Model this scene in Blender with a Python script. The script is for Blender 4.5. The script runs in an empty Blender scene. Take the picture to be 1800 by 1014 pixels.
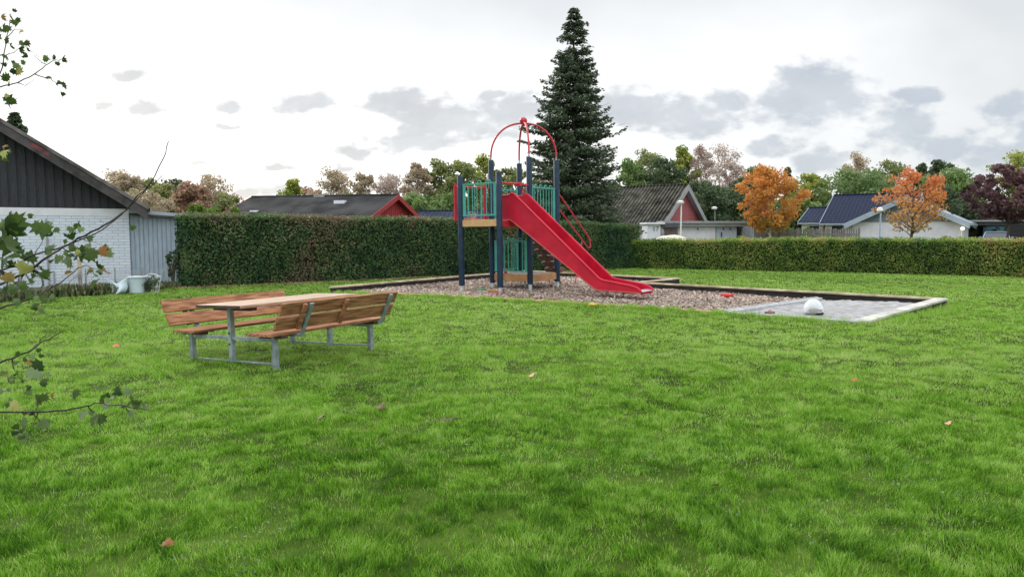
import bpy, math, random
import numpy as np
from mathutils import Vector, Matrix
R = math.radians
random.seed(7); RNG = np.random.default_rng(7)
SC = bpy.context.scene
COL = SC.collection
# ------------------------------------------------------------------ camera
HC, F = 1.7, 1300.0
PITCH = math.atan(99 / F)
cam = bpy.data.cameras.new('camera'); camo = bpy.data.objects.new('camera', cam); COL.objects.link(camo)
camo.location = (0, 0, HC); camo.rotation_euler = (math.pi / 2 - PITCH, 0, 0)
cam.sensor_width = 36; cam.lens = 36 * F / 1800; cam.clip_start = .05; cam.clip_end = 3000
SC.camera = camo
SC.view_settings.view_transform = 'Standard'; SC.view_settings.look = 'None'
SC.view_settings.exposure = 0.52; SC.view_settings.gamma = 1
CP, SP = math.cos(PITCH), math.sin(PITCH)
def ray(px, py):
    a = (px - 900) / F; b = (507 - py) / F
    return Vector((a, CP + b * SP, -SP + b * CP))
def at(px, py, Y):
    d = ray(px, py); t = Y / d.y
    return Vector((d.x * t, Y, HC + d.z * t))
def gnd(px, py, z=0.0):
    d = ray(px, py); t = (z - HC) / d.z
    return Vector((d.x * t, d.y * t, z))
# ------------------------------------------------------------------ world
W = bpy.data.worlds.new('World'); SC.world = W; W.use_nodes = True
nt = W.node_tree; nt.nodes.clear()
def N(t, **k):
    n = nt.nodes.new(t)
    for a, b in k.items(): setattr(n, a, b)
    return n
def L(a, b): nt.links.new(a, b)
def mth(op, a, b=None, c=None, clamp=False):
    n = N('ShaderNodeMath', operation=op); n.use_clamp = clamp
    for i, v in enumerate((a, b, c)):
        if v is None: continue
        if isinstance(v, (int, float)): n.inputs[i].default_value = v
        else: L(v, n.inputs[i])
    return n.outputs[0]
SUN_EL, SUN_AZ = 24, -38          # degrees; azimuth from +Y towards +X
sky = N('ShaderNodeTexSky', sky_type='NISHITA'); sky.sun_disc = False
sky.sun_elevation = R(SUN_EL); sky.sun_rotation = R(SUN_AZ)
bg1 = N('ShaderNodeBackground'); L(sky.outputs[0], bg1.inputs[0]); bg1.inputs[1].default_value = .05
tc = N('ShaderNodeTexCoord'); sep = N('ShaderNodeSeparateXYZ'); L(tc.outputs['Generated'], sep.inputs[0])
X, Y, Z = sep.outputs
yy = mth('MAXIMUM', mth('ABSOLUTE', Y), .25)
u = mth('DIVIDE', X, yy); v = mth('DIVIDE', Z, yy)
uv = N('ShaderNodeCombineXYZ'); L(u, uv.inputs[0]); L(v, uv.inputs[1])
nz = N('ShaderNodeTexNoise'); nz.inputs['Scale'].default_value = 9; nz.inputs['Detail'].default_value = 6; nz.inputs['Roughness'].default_value = .58
mp = N('ShaderNodeMapping'); mp.inputs['Scale'].default_value = (1, 1.7, 1); L(uv.outputs[0], mp.inputs[0]); L(mp.outputs[0], nz.inputs[0])
wn = N('ShaderNodeTexNoise'); wn.inputs['Scale'].default_value = 14; wn.inputs['Detail'].default_value = 5; L(mp.outputs[0], wn.inputs[0])
w1 = N('ShaderNodeVectorMath', operation='SUBTRACT'); L(wn.outputs[1], w1.inputs[0]); w1.inputs[1].default_value = (.5, .5, .5)
w2 = N('ShaderNodeVectorMath', operation='MULTIPLY_ADD'); L(w1.outputs[0], w2.inputs[0]); w2.inputs[1].default_value = (.10, .04, 0); L(uv.outputs[0], w2.inputs[2])
clouds = [(265,192,38,14),(408,190,20,10),(395,222,34,5),(540,180,48,14),(700,186,75,24),(790,215,95,34),(740,248,95,24),(900,205,50,34),(628,267,26,9),(495,296,34,8),(350,290,16,4),
 (1110,195,70,30),(1200,205,90,30),(1275,183,32,24),(1400,185,72,40),(1440,160,62,38),(1480,190,40,28),(1570,222,58,34),(1605,168,34,14),(1765,190,42,24),(1345,262,50,14),(1440,282,48,22),(1640,262,60,24),(1765,272,75,30),(1230,228,60,14),(230,140,30,8),(180,188,12,6),(860,175,24,10),(610,292,18,7),(1785,232,30,16),(430,338,34,9),(490,336,30,10),(1400,150,50,22)]
dist = None
for (cx, cy, rx, ry) in clouds:
    vs = N('ShaderNodeVectorMath', operation='SUBTRACT'); L(w2.outputs[0], vs.inputs[0]); vs.inputs[1].default_value = ((cx - 900) / F, (408 - cy) / F, 0)
    vm = N('ShaderNodeVectorMath', operation='MULTIPLY'); L(vs.outputs[0], vm.inputs[0]); vm.inputs[1].default_value = (F / rx, F / ry, 0)
    vl = N('ShaderNodeVectorMath', operation='LENGTH'); L(vm.outputs[0], vl.inputs[0])
    o = vl.outputs['Value']
    if dist is None: dist = o
    else:
        n = N('ShaderNodeMath', operation='SMOOTH_MIN'); n.inputs[2].default_value = .35; L(dist, n.inputs[0]); L(o, n.inputs[1]); dist = n.outputs[0]
dn = mth('ADD', dist, mth('MULTIPLY', mth('SUBTRACT', nz.outputs[0], .5), -1.9))
nz3 = N('ShaderNodeTexNoise'); nz3.inputs['Scale'].default_value = 42; nz3.inputs['Detail'].default_value = 3; L(mp.outputs[0], nz3.inputs[0])
dn = mth('ADD', dn, mth('MULTIPLY', mth('SUBTRACT', nz3.outputs[0], .5), -1.5))
mr = N('ShaderNodeMapRange', interpolation_type='SMOOTHSTEP'); L(dn, mr.inputs[0])
mr.inputs[1].default_value = 1.50; mr.inputs[2].default_value = .55; mr.inputs[3].default_value = 0; mr.inputs[4].default_value = 1
cm = mr.outputs[0]
front = mth('GREATER_THAN', Y, 0.05)
cm = mth('MULTIPLY', cm, front)
# general veil: bright low-left, greyer above and to the right
hv = N('ShaderNodeMapRange'); L(v, hv.inputs[0]); hv.inputs[1].default_value = .1; hv.inputs[2].default_value = .34; hv.inputs[3].default_value = 0; hv.inputs[4].default_value = 1
hu = N('ShaderNodeMapRange'); L(u, hu.inputs[0]); hu.inputs[1].default_value = -.1; hu.inputs[2].default_value = .62; hu.inputs[3].default_value = 0; hu.inputs[4].default_value = 1
nz2 = N('ShaderNodeTexNoise'); nz2.inputs['Scale'].default_value = 3.0; nz2.inputs['Detail'].default_value = 4; L(mp.outputs[0], nz2.inputs[0])
vv = mth('ADD', mth('MAXIMUM', hv.outputs[0], mth('MULTIPLY', hu.outputs[0], .9)), mth('MULTIPLY', mth('SUBTRACT', nz2.outputs[0], .5), .9), clamp=True)
def mixc(f, a, b):
    m = N('ShaderNodeMix', data_type='RGBA'); L(f, m.inputs[0])
    for i, c in ((6, a), (7, b)):
        if isinstance(c, tuple): m.inputs[i].default_value = (*c, 1)
        else: L(c, m.inputs[i])
    return m.outputs[2]
veil = mixc(vv, (1.06, 1.05, 1.04), (.60, .62, .635))
cc = mixc(hu.outputs[0], (.465, .48, .505), (.43, .475, .535))
thin = mth('MULTIPLY', cm, mth('ADD', mth('MULTIPLY', nz.outputs[0], .8), .45), clamp=True)
skyc = mixc(thin, veil, cc)
bg2 = N('ShaderNodeBackground'); L(skyc, bg2.inputs[0]); zr = N('ShaderNodeMapRange', interpolation_type='SMOOTHSTEP'); L(Z, zr.inputs[0]); zr.inputs[1].default_value = .38; zr.inputs[2].default_value = .75; zr.inputs[3].default_value = 1.0; zr.inputs[4].default_value = 2.3
bk_ = N('ShaderNodeMapRange', interpolation_type='SMOOTHSTEP'); L(Y, bk_.inputs[0]); bk_.inputs[1].default_value = .3; bk_.inputs[2].default_value = -.3; bk_.inputs[3].default_value = 1.0; bk_.inputs[4].default_value = 1.35
L(mth('MULTIPLY', zr.outputs[0], bk_.outputs[0]), bg2.inputs[1])  # extra brightness added to unseen sky overhead and behind, lighting lawn and walls
ad = N('ShaderNodeMixShader'); ad.inputs[0].default_value = .85; L(bg1.outputs[0], ad.inputs[1]); L(bg2.outputs[0], ad.inputs[2])
ow = N('ShaderNodeOutputWorld'); L(ad.outputs[0], ow.inputs[0])
# ------------------------------------------------------------------ sun (behind thin cloud)
sd = bpy.data.lights.new('sun', 'SUN'); sd.energy = 1.3; sd.angle = R(12); sd.color = (1, .95, .87)
so = bpy.data.objects.new('sun', sd); COL.objects.link(so)
sdir = Vector((math.sin(R(SUN_AZ)) * math.cos(R(SUN_EL)), math.cos(R(SUN_AZ)) * math.cos(R(SUN_EL)), math.sin(R(SUN_EL))))
so.rotation_euler = sdir.to_track_quat('Z', 'Y').to_euler()
# ------------------------------------------------------------------ materials
def mat(name, c, rough=.6, var=.18, scale=6, bump=0, bscale=40, c2=None, metal=0, stretch=(1, 1, 1), spec=.5, detail=5, obj=True, lo=.35, hi=.65):
    m = bpy.data.materials.new(name); m.use_nodes = True; t = m.node_tree; b = t.nodes['Principled BSDF']
    tcn = t.nodes.new('ShaderNodeTexCoord'); mpn = t.nodes.new('ShaderNodeMapping'); mpn.inputs['Scale'].default_value = stretch
    t.links.new(tcn.outputs['Object'], mpn.inputs[0])
    n = t.nodes.new('ShaderNodeTexNoise'); n.inputs['Scale'].default_value = scale; n.inputs['Detail'].default_value = detail; t.links.new(mpn.outputs[0], n.inputs[0])
    r = t.nodes.new('ShaderNodeValToRGB'); t.links.new(n.outputs[0], r.inputs[0])
    ca = tuple(x * (1 - var) for x in c); cb = c2 if c2 else tuple(min(1, x * (1 + var)) for x in c)
    r.color_ramp.elements[0].position = lo; r.color_ramp.elements[1].position = hi
    r.color_ramp.elements[0].color = (*ca, 1); r.color_ramp.elements[1].color = (*cb, 1)
    t.links.new(r.outputs[0], b.inputs['Base Color'])
    b.inputs['Roughness'].default_value = rough; b.inputs['Metallic'].default_value = metal; b.inputs['Specular IOR Level'].default_value = spec
    if bump:
        n2 = t.nodes.new('ShaderNodeTexNoise'); n2.inputs['Scale'].default_value = bscale; n2.inputs['Detail'].default_value = 6; t.links.new(mpn.outputs[0], n2.inputs[0])
        bp = t.nodes.new('ShaderNodeBump'); bp.inputs['Strength'].default_value = bump; bp.inputs['Distance'].default_value = .02
        t.links.new(n2.outputs[0], bp.inputs['Height']); t.links.new(bp.outputs[0], b.inputs['Normal'])
    return m
def leafmat(name, stops, trans=.35, rough=.55, tr=1.25):
    m = bpy.data.materials.new(name); m.use_nodes = True; t = m.node_tree; b = t.nodes['Principled BSDF']; out = t.nodes['Material Output']
    a = t.nodes.new('ShaderNodeAttribute'); a.attribute_name = 'tint'
    r = t.nodes.new('ShaderNodeValToRGB'); t.links.new(a.outputs['Fac'], r.inputs[0])
    e = r.color_ramp.elements
    while len(e) < len(stops): e.new(.5)
    for i, s in enumerate(stops):
        e[i].position = i / (len(stops) - 1); e[i].color = (*s, 1)
    t.links.new(r.outputs[0], b.inputs['Base Color']); b.inputs['Roughness'].default_value = rough; b.inputs['Specular IOR Level'].default_value = .2
    tl = t.nodes.new('ShaderNodeBsdfTranslucent')
    hs = t.nodes.new('ShaderNodeHueSaturation'); hs.inputs['Value'].default_value = tr; t.links.new(r.outputs[0], hs.inputs['Color']); t.links.new(hs.outputs[0], tl.inputs[0])
    mx = t.nodes.new('ShaderNodeMixShader'); mx.inputs[0].default_value = trans
    t.links.new(b.outputs[0], mx.inputs[1]); t.links.new(tl.outputs[0], mx.inputs[2]); t.links.new(mx.outputs[0], out.inputs[0])
    return m
def emis(name, c, s):
    m = bpy.data.materials.new(name); m.use_nodes = True; b = m.node_tree.nodes['Principled BSDF']
    b.inputs['Base Color'].default_value = (*c, 1); b.inputs['Emission Color'].default_value = (*c, 1); b.inputs['Emission Strength'].default_value = s
    return m
M = {}
M['wood_warm'] = mat('weathered_warm_wood', (.27, .11, .055), .7, .35, 3, .25, 30, c2=(.47, .235, .125), spec=.2, stretch=(1.2, 12, 12))
M['wood_top'] = mat('table_top_wood', (.37, .235, .15), .5, .25, 3, .25, 30, c2=(.52, .36, .25), stretch=(1.2, 12, 12))
M['wood_dark'] = mat('dark_wood', (.06, .038, .026), .7, .4, 5, .2)  # darker wood tone for battens and table ends
M['galv'] = mat('galvanised_steel', (.26, .31, .33), .5, .25, 14, .05, 60, metal=.3, spec=.3)
M['galvb'] = mat('bright_galvanised_steel', (.55, .58, .60), .45, .15, 14, metal=.3)
M['navy'] = mat('navy_post_paint', (.010, .028, .055), .5, .25, 4, .03, spec=.25)
M['green'] = mat('sea_green_paint', (.055, .33, .27), .38, .12, 6)
M['red'] = mat('red_slide_plastic', (.46, .006, .030), .44, .12, 2.5, .05, 25, spec=.3, detail=10, c2=(.53, .012, .036))
M['redpaint'] = mat('red_tube_paint', (.50, .022, .042), .38, .15, 5)
M['deckwood'] = mat('pale_beam_wood', (.54, .34, .16), .6, .15, 4, .1, stretch=(2, 2, 14))
M['deckwood2'] = mat('orange_beam_wood', (.40, .21, .085), .6, .2, 4, .1)
M['deckgrey'] = mat('grey_deck_boards', (.25, .22, .20), .8, .2, 8)
M['step'] = mat('brown_step_rubber', (.12, .06, .045), .55, .3, 8)
M['timber'] = mat('weathered_edge_timber', (.44, .34, .23), .8, .3, 3, .3, 40, c2=(.60, .50, .36))
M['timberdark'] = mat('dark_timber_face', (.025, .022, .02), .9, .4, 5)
M['timbergrey'] = mat('grey_edge_board', (.42, .43, .44), .8, .15, 6, .2)
M['steel'] = mat('slide_bed_steel', (.6, .62, .64), .3, .1, 5, metal=.8)
M['white'] = mat('white_paint', (.70, .71, .78), .6, .06, 3)
M['cream'] = mat('cream_render', (.68, .64, .58), .7, .06, 3)
M['bluewhite'] = mat('cool_white_render', (.66, .67, .72), .7, .06, 3)
M['blackwood'] = mat('charcoal_cladding', (.030, .032, .038), .8, .25, 5, .1, stretch=(8, 8, 1))
M['blackroof'] = mat('black_bargeboard', (.030, .030, .034), .6, .5, 3, c2=(.07, .06, .06))
M['bluegrey'] = mat('blue_grey_boards', (.33, .40, .48), .75, .14, 3, .1, stretch=(8, 8, 1))
M['greytrim'] = mat('grey_trim', (.28, .29, .30), .7, .12, 3)
M['ltblue'] = mat('pale_blue_trim', (.34, .42, .49), .6, .1, 3)
M['ltbluew'] = mat('blue_grey_gable', (.20, .25, .30), .7, .12, 3)
M['redwood'] = mat('red_gable_boards', (.34, .030, .035), .7, .15, 5)
M['dullred'] = mat('dull_red_gable_boards', (.33, .095, .10), .7, .15, 5)
M['roofdark'] = mat('charcoal_tile_roof', (.030, .030, .032), .95, .35, .7, c2=(.055, .055, .056), spec=.08)
M['roofnavy'] = mat('navy_glazed_tiles', (.009, .015, .040), .6, .3, 6, spec=.12)
M['rooffibre'] = mat('lichen_fibre_cement', (.040, .040, .036), .95, .3, 1.6, .2, c2=(.135, .13, .105), spec=.08)
m_ = M['rooffibre']; t_ = m_.node_tree; b_ = t_.nodes['Principled BSDF']; l_ = b_.inputs['Base Color'].links[0].from_socket
tc_ = t_.nodes.new('ShaderNodeTexCoord'); wv = t_.nodes.new('ShaderNodeTexWave'); wv.inputs['Scale'].default_value = 1.15; wv.inputs['Distortion'].default_value = .5; wv.inputs['Detail Scale'].default_value = .6; t_.links.new(tc_.outputs['Object'], wv.inputs[0])
mx_ = t_.nodes.new('ShaderNodeMix'); mx_.data_type = 'RGBA'; mx_.blend_type = 'MULTIPLY'; mx_.inputs[0].default_value = .85; t_.links.new(l_, mx_.inputs[6]); t_.links.new(wv.outputs[0], mx_.inputs[7]); t_.links.new(mx_.outputs[2], b_.inputs['Base Color'])
M['roofgreyblue'] = mat('grey_blue_roof_sheet', (.33, .38, .45), .5, .1, 2)
M['glass'] = mat('dark_window_glass', (.03, .04, .05), .12, .1, 3)
M['fence'] = mat('grey_fence_pickets', (.20, .19, .18), .85, .25, 4, .1)
M['bark'] = mat('tree_bark', (.085, .070, .058), .9, .35, 12, .4, stretch=(3, 3, 1))
M['birch'] = mat('pale_birch_bark', (.42, .38, .34), .8, .35, 6)
M['twig'] = mat('reddish_twig', (.030, .016, .018), .6, .3, 20)
M['rubber'] = mat('black_rubber', (.012, .012, .013), .6, .2, 6)
M['plastic'] = mat('white_plastic', (.62, .65, .68), .4, .08, 4)
M['plasticblue'] = mat('pale_blue_plastic', (.50, .60, .66), .4, .08, 4)
M['toyred'] = mat('red_toy_plastic', (.6, .02, .02), .4, .1, 6)
M['toygreen'] = mat('green_toy_plastic', (.03, .3, .08), .4, .1, 6)
M['toyyellow'] = mat('yellow_toy_plastic', (.75, .52, .10), .4, .1, 6)
M['toypink'] = mat('pink_toy_plastic', (.75, .30, .30), .4, .1, 6)
M['black'] = mat('soft_black', (.008, .008, .010), .7, .2, 6)
M['carblue'] = mat('blue_grey_car_paint', (.22, .30, .38), .3, .06, 3, metal=.3)
M['carcream'] = mat('cream_car_paint', (.66, .62, .50), .3, .05, 3)
M['soil'] = mat('bare_soil', (.085, .065, .045), .95, .4, 20, .5)
M['teal'] = mat('teal_door', (.015, .09, .13), .5, .1, 3)
M['lamp'] = emis('porch_lamp_glow', (1, .9, .65), 3)
M['lampwhite'] = mat('lamp_head_white', (.72, .72, .70), .4, .05, 3)
M['sign'] = mat('dark_numerals', (.05, .05, .06), .5, .1, 3)
M['wire'] = mat('wire_mesh_grey', (.42, .45, .48), .5, .1, 3, metal=.3)
# foliage
LM = {}
LM['hedge'] = leafmat('hedge_leaves', [(.024, .059, .032), (.051, .117, .048), (.094, .174, .059), (.174, .200, .094), (.200, .133, .094)], .22)
LM['hedge2'] = leafmat('bright_hedge_leaves', [(.039, .086, .020), (.092, .178, .035), (.178, .277, .050), (.370, .416, .107), (.339, .231, .107)], .25)
LM['spruce'] = leafmat('spruce_needles', [(.030, .050, .026), (.075, .108, .060), (.145, .185, .120)], .12)
LM['birch'] = leafmat('birch_leaves', [(.213, .188, .125), (.375, .312, .213), (.562, .450, .325)], .35)
LM['pink'] = leafmat('bare_pinkish_twigs', [(.288, .228, .192), (.456, .372, .324), (.624, .516, .456)], .3)
LM['olive'] = leafmat('olive_leaves', [(.102, .135, .052), (.195, .244, .086), (.378, .378, .160)], .3)
LM['yellowgreen'] = leafmat('yellow_green_leaves', [(.108, .149, .027), (.230, .284, .054), (.459, .459, .121)], .35)
LM['dark'] = leafmat('dark_green_leaves', [(.043, .074, .043), (.081, .121, .059), (.149, .196, .094)], .25)
LM['mid'] = leafmat('mid_green_leaves', [(.081, .143, .049), (.153, .242, .074), (.278, .366, .135)], .3)
LM['bright'] = leafmat('bright_green_leaves', [(.06, .13, .015), (.13, .25, .03), (.24, .36, .07)], .35)
LM['willow'] = leafmat('willow_leaves', [(.081, .142, .047), (.149, .230, .081), (.243, .324, .135)], .35)
LM['orange'] = leafmat('orange_autumn_leaves', [(.357, .263, .063), (.525, .252, .058), (.630, .263, .074), (.672, .399, .116)], .35)
LM['orange2'] = leafmat('fading_orange_leaves', [(.363, .303, .109), (.508, .303, .109), (.605, .230, .085), (.605, .218, .085)], .35)
LM['purple'] = leafmat('purple_leaves', [(.065, .035, .042), (.138, .073, .078), (.243, .138, .130)], .25)
LM['rust'] = leafmat('rusty_leaves', [(.208, .130, .085), (.338, .215, .143), (.468, .325, .221)], .3)
LM['maroon'] = leafmat('maroon_leaves', [(.08, .012, .022), (.16, .02, .04), (.22, .05, .05)], .3)
LM['maple'] = leafmat('maple_leaves', [(.023, .052, .014), (.063, .109, .023), (.161, .230, .103), (.345, .368, .115), (.230, .103, .034)], .3, .6)
LM['grass'] = leafmat('grass_blades', [(.026, .080, .007), (.066, .182, .009), (.145, .325, .018), (.255, .445, .055), (.38, .50, .16)], .40, .6, 1.3)
LM['weeds'] = leafmat('weeds', [(.06, .09, .04), (.15, .18, .08), (.34, .30, .18)], .3)
LM['chips'] = leafmat('wood_chips', [(.137, .102, .080), (.328, .253, .205), (.520, .423, .362), (.765, .642, .560)], .0, .85)
LM['autumn'] = leafmat('fallen_autumn_leaf', [(.55, .17, .08), (.12, .07, .035), (.60, .32, .20)], .1)
# ------------------------------------------------------------------ mesh helpers
def fast(name, V, faces_n, idx, m, parent=None, tint=None, smooth=False):
    me = bpy.data.meshes.new(name)
    V = np.ascontiguousarray(V, dtype=np.float32); idx = np.ascontiguousarray(idx, dtype=np.int32)
    me.vertices.add(len(V)); me.vertices.foreach_set('co', V.ravel())
    me.loops.add(len(idx)); me.loops.foreach_set('vertex_index', idx)
    fn = np.asarray(faces_n, dtype=np.int32); st = np.concatenate(([0], np.cumsum(fn)[:-1])).astype(np.int32)
    me.polygons.add(len(fn)); me.polygons.foreach_set('loop_start', st); me.polygons.foreach_set('loop_total', fn)
    if smooth: me.polygons.foreach_set('use_smooth', np.ones(len(fn), dtype=bool))
    me.update(calc_edges=True)
    if tint is not None:
        a = me.attributes.new('tint', 'FLOAT', 'POINT'); a.data.foreach_set('value', np.ascontiguousarray(tint, dtype=np.float32))
    for mm in (m if isinstance(m, (list, tuple)) else [m]): me.materials.append(mm)
    o = bpy.data.objects.new(name, me); COL.objects.link(o)
    if parent: o.parent = parent
    return o
class MB:
    def __init__(s, xf=None): s.v = []; s.f = []; s.xf = xf
    def add(s, vs, fs):
        n = len(s.v)
        s.v += [tuple(s.xf @ Vector(p)) if s.xf else tuple(p) for p in vs]
        s.f += [tuple(i + n for i in f) for f in fs]
    def box(s, a, b):
        x0, y0, z0 = a; x1, y1, z1 = b
        s.add([(x0,y0,z0),(x1,y0,z0),(x1,y1,z0),(x0,y1,z0),(x0,y0,z1),(x1,y0,z1),(x1,y1,z1),(x0,y1,z1)],
              [(0,3,2,1),(4,5,6,7),(0,1,5,4),(1,2,6,5),(2,3,7,6),(3,0,4,7)])
    def bar(s, p, q, w, h, up=(0, 0, 1)):
        p = Vector(p); q = Vector(q); d = (q - p).normalized(); u = Vector(up)
        sd = d.cross(u)
        if sd.length < 1e-4: sd = d.cross(Vector((0, 1, 0)))
        sd.normalize(); u2 = sd.cross(d); sd *= w / 2; u2 *= h / 2
        vs = [p - sd - u2, p + sd - u2, p + sd + u2, p - sd + u2, q - sd - u2, q + sd - u2, q + sd + u2, q - sd + u2]
        s.add(vs, [(0,1,2,3),(7,6,5,4),(0,4,5,1),(1,5,6,2),(2,6,7,3),(3,7,4,0)])
    def tube(s, pts, r, seg=10, cap=True):
        pts = [Vector(p) for p in pts]; n = len(pts)
        rs = r if isinstance(r, (list, tuple)) else [r] * n
        vs = []; ref = None
        for i, p in enumerate(pts):
            d = (pts[min(i + 1, n - 1)] - pts[max(i - 1, 0)]).normalized()
            if ref is None: ref = d.orthogonal().normalized()
            ref = (ref - d * ref.dot(d)); ref = ref.normalized() if ref.length > 1e-5 else d.orthogonal().normalized()
            b = d.cross(ref)
            for k in range(seg):
                a = 2 * math.pi * k / seg; vs.append(p + (ref * math.cos(a) + b * math.sin(a)) * rs[i])
        fs = []
        for i in range(n - 1):
            for k in range(seg):
                k2 = (k + 1) % seg; fs.append((i*seg+k, i*seg+k2, (i+1)*seg+k2, (i+1)*seg+k))
        if cap: fs.append(tuple(range(seg - 1, -1, -1))); fs.append(tuple((n - 1) * seg + k for k in range(seg)))
        s.add(vs, fs)
    def prism(s, poly, ext):
        n = len(poly); e = Vector(ext); a = [Vector(p) for p in poly]
        s.add(a + [p + e for p in a], [tuple(range(n - 1, -1, -1)), tuple(range(n, 2 * n))] + [(i, (i+1) % n, n + (i+1) % n, n + i) for i in range(n)])
    def lathe(s, prof, c=(0, 0, 0), seg=20, axis='z'):
        vs = []; c = Vector(c)
        for r, z in prof:
            for k in range(seg):
                a = 2 * math.pi * k / seg; p = Vector((r * math.cos(a), r * math.sin(a), z))
                if axis == 'y': p = Vector((p.x, p.z, p.y))
                if axis == 'x': p = Vector((p.z, p.x, p.y))
                vs.append(c + p)
        fs = [(i*seg+k, i*seg+(k+1) % seg, (i+1)*seg+(k+1) % seg, (i+1)*seg+k) for i in range(len(prof) - 1) for k in range(seg)]
        fs.append(tuple(range(seg - 1, -1, -1))); fs.append(tuple((len(prof) - 1) * seg + k for k in range(seg)))
        s.add(vs, fs)
    def grid(s, fn, nu, nv):
        vs = [fn(i / nu, j / nv) for j in range(nv + 1) for i in range(nu + 1)]
        s.add(vs, [(j*(nu+1)+i, j*(nu+1)+i+1, (j+1)*(nu+1)+i+1, (j+1)*(nu+1)+i) for j in range(nv) for i in range(nu)])
    def build(s, name, m, parent=None, smooth=False, bevel=0):
        me = bpy.data.meshes.new(name); me.from_pydata(s.v, [], s.f); me.update()
        me.materials.append(m)
        if smooth:
            for p in me.polygons: p.use_smooth = True
        o = bpy.data.objects.new(name, me); COL.objects.link(o)
        if parent: o.parent = parent
        if smooth:
            md = o.modifiers.new('edges', 'EDGE_SPLIT'); md.split_angle = R(40)
        if bevel:
            md = o.modifiers.new('bevel', 'BEVEL'); md.width = bevel; md.segments = 2; md.limit_method = 'ANGLE'; md.angle_limit = R(40)
        return o
def tag(o, label=None, cat=None, group=None, kind=None):
    if label: o['label'] = label
    if cat: o['category'] = cat
    if group: o['group'] = group
    if kind: o['kind'] = kind
    return o
def thing(name, label, cat, loc=(0, 0, 0), rz=0, group=None):
    o = bpy.data.objects.new(name, None); COL.objects.link(o); o.empty_display_size = .3
    o.location = loc; o.rotation_euler = (0, 0, rz); return tag(o, label, cat, group)
def copy_tree(o, parent=None):
    c = o.copy(); COL.objects.link(c); c.parent = parent
    for ch in list(o.children): copy_tree(ch, c)
    return c
def vnoise(x, y, seed=0):
    x = np.asarray(x, dtype=np.float64); y = np.asarray(y, dtype=np.float64)
    xi = np.floor(x).astype(np.int64); yi = np.floor(y).astype(np.int64); fx = x - xi; fy = y - yi
    fx = fx * fx * (3 - 2 * fx); fy = fy * fy * (3 - 2 * fy)
    def h(a, b):
        n = (a * 374761393 + b * 668265263 + seed * 974634777) & 0x7fffffff
        n = ((n ^ (n >> 13)) * 1274126177) & 0x7fffffff
        return ((n ^ (n >> 16)) & 0xffff) / 65535.0
    return (h(xi, yi) * (1 - fx) + h(xi + 1, yi) * fx) * (1 - fy) + (h(xi, yi + 1) * (1 - fx) + h(xi + 1, yi + 1) * fx) * fy
def fbm(x, y, seed=0, o=3):
    s = 0; a = .5; t = 0
    for i in range(o):
        s = s + a * vnoise(x * 2 ** i + 13.7 * i, y * 2 ** i - 7.1 * i, seed + i); t += a; a *= .5
    return s / t
def inpoly(x, y, P):
    ins = np.zeros(len(x), dtype=bool); n = len(P)
    for i in range(n):
        x0, y0 = P[i][:2]; x1, y1 = P[(i + 1) % n][:2]
        if y0 == y1: continue
        c = ((y0 > y) != (y1 > y)) & (x < (x1 - x0) * (y - y0) / (y1 - y0) + x0); ins ^= c
    return ins
def rnd_unit(n):
    a = RNG.normal(size=(n, 3)); return a / np.linalg.norm(a, axis=1)[:, None]
def leafcloud(name, P, size, tint, m, parent=None, elong=1.5, axis=None, flat=0):
    n = len(P); A = rnd_unit(n) if axis is None else axis
    B = np.cross(A, rnd_unit(n)); B /= (np.linalg.norm(B, axis=1)[:, None] + 1e-9)
    s = np.broadcast_to(size, (n,))[:, None] * RNG.uniform(.65, 1.3, (n, 1))
    V = np.stack([P - A * s * .5 * elong, P + B * s * .38 + A*s*.05, P + A * s * .5 * elong, P - B * s * .38+ A*s*.05], axis=1).reshape(-1, 3)
    return fast(name, V, np.full(n, 4), np.arange(4 * n), m, parent, np.repeat(np.clip(tint, 0, 1), 4))
# ------------------------------------------------------------------ ground, lawn
LEFT = gnd(582, 510, .1); BACK = gnd(925, 475, .2); BMID = gnd(1080, 483, .2)
E1 = gnd(1192, 488.5, .2); E2 = gnd(1122, 495.5, .2); RC = gnd(1657, 524, .2); NC = gnd(1514, 566, .04)
DV0 = gnd(1274, 549, .05); DV1 = gnd(1440, 514.5, .2); FR1 = gnd(1100, 539, .03); FR2 = gnd(900, 526.5, .03); FR3 = gnd(700, 517, .03)
PIT = [LEFT, BACK, BMID, E1, E2, RC, NC, DV0, FR1, FR2, FR3]
PITXY = [(p.x, p.y) for p in PIT]
def hgt(x, y):
    h = (fbm(x * .9, y * .9, 3) - .5) * .045 + (fbm(x * .22, y * .22, 9, 2) - .5) * .10 + (fbm(x * 3.2, y * 3.2, 5, 2) - .5) * .022
    far = np.clip((30 - y) / 12, 0, 1)
    cx, cy = 1.5, 21.0
    d = np.sqrt(((x - cx) / 9.5) ** 2 + ((y - cy) / 7.5) ** 2)
    k = np.clip((d - .85) / .35, 0, 1)
    return h * (.15 + .85 * k) * (.3 + .7 * far) * np.clip(1 - (np.abs(x) - 30) / 10, 0, 1)
ax = np.concatenate([[-900, -400, -180, -90, -55], np.arange(-32, 32.1, .22), [55, 90, 180, 400, 900]])
ay = np.concatenate([[-400, -60, -15, -5], np.arange(-1, 42, .22), [48, 60, 80, 120, 200, 400, 900, 1600]])
GX, GY = np.meshgrid(ax, ay); GZ = hgt(GX.ravel(), GY.ravel()).reshape(GX.shape)
inm = inpoly(GX.ravel(), GY.ravel(), PITXY).reshape(GX.shape)
GZ = np.where(inm, -.05, GZ)
nx, ny = len(ax), len(ay)
V = np.stack([GX.ravel(), GY.ravel(), GZ.ravel()], 1)
ii = (np.arange(ny - 1)[:, None] * nx + np.arange(nx - 1)[None, :]).ravel()
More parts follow.
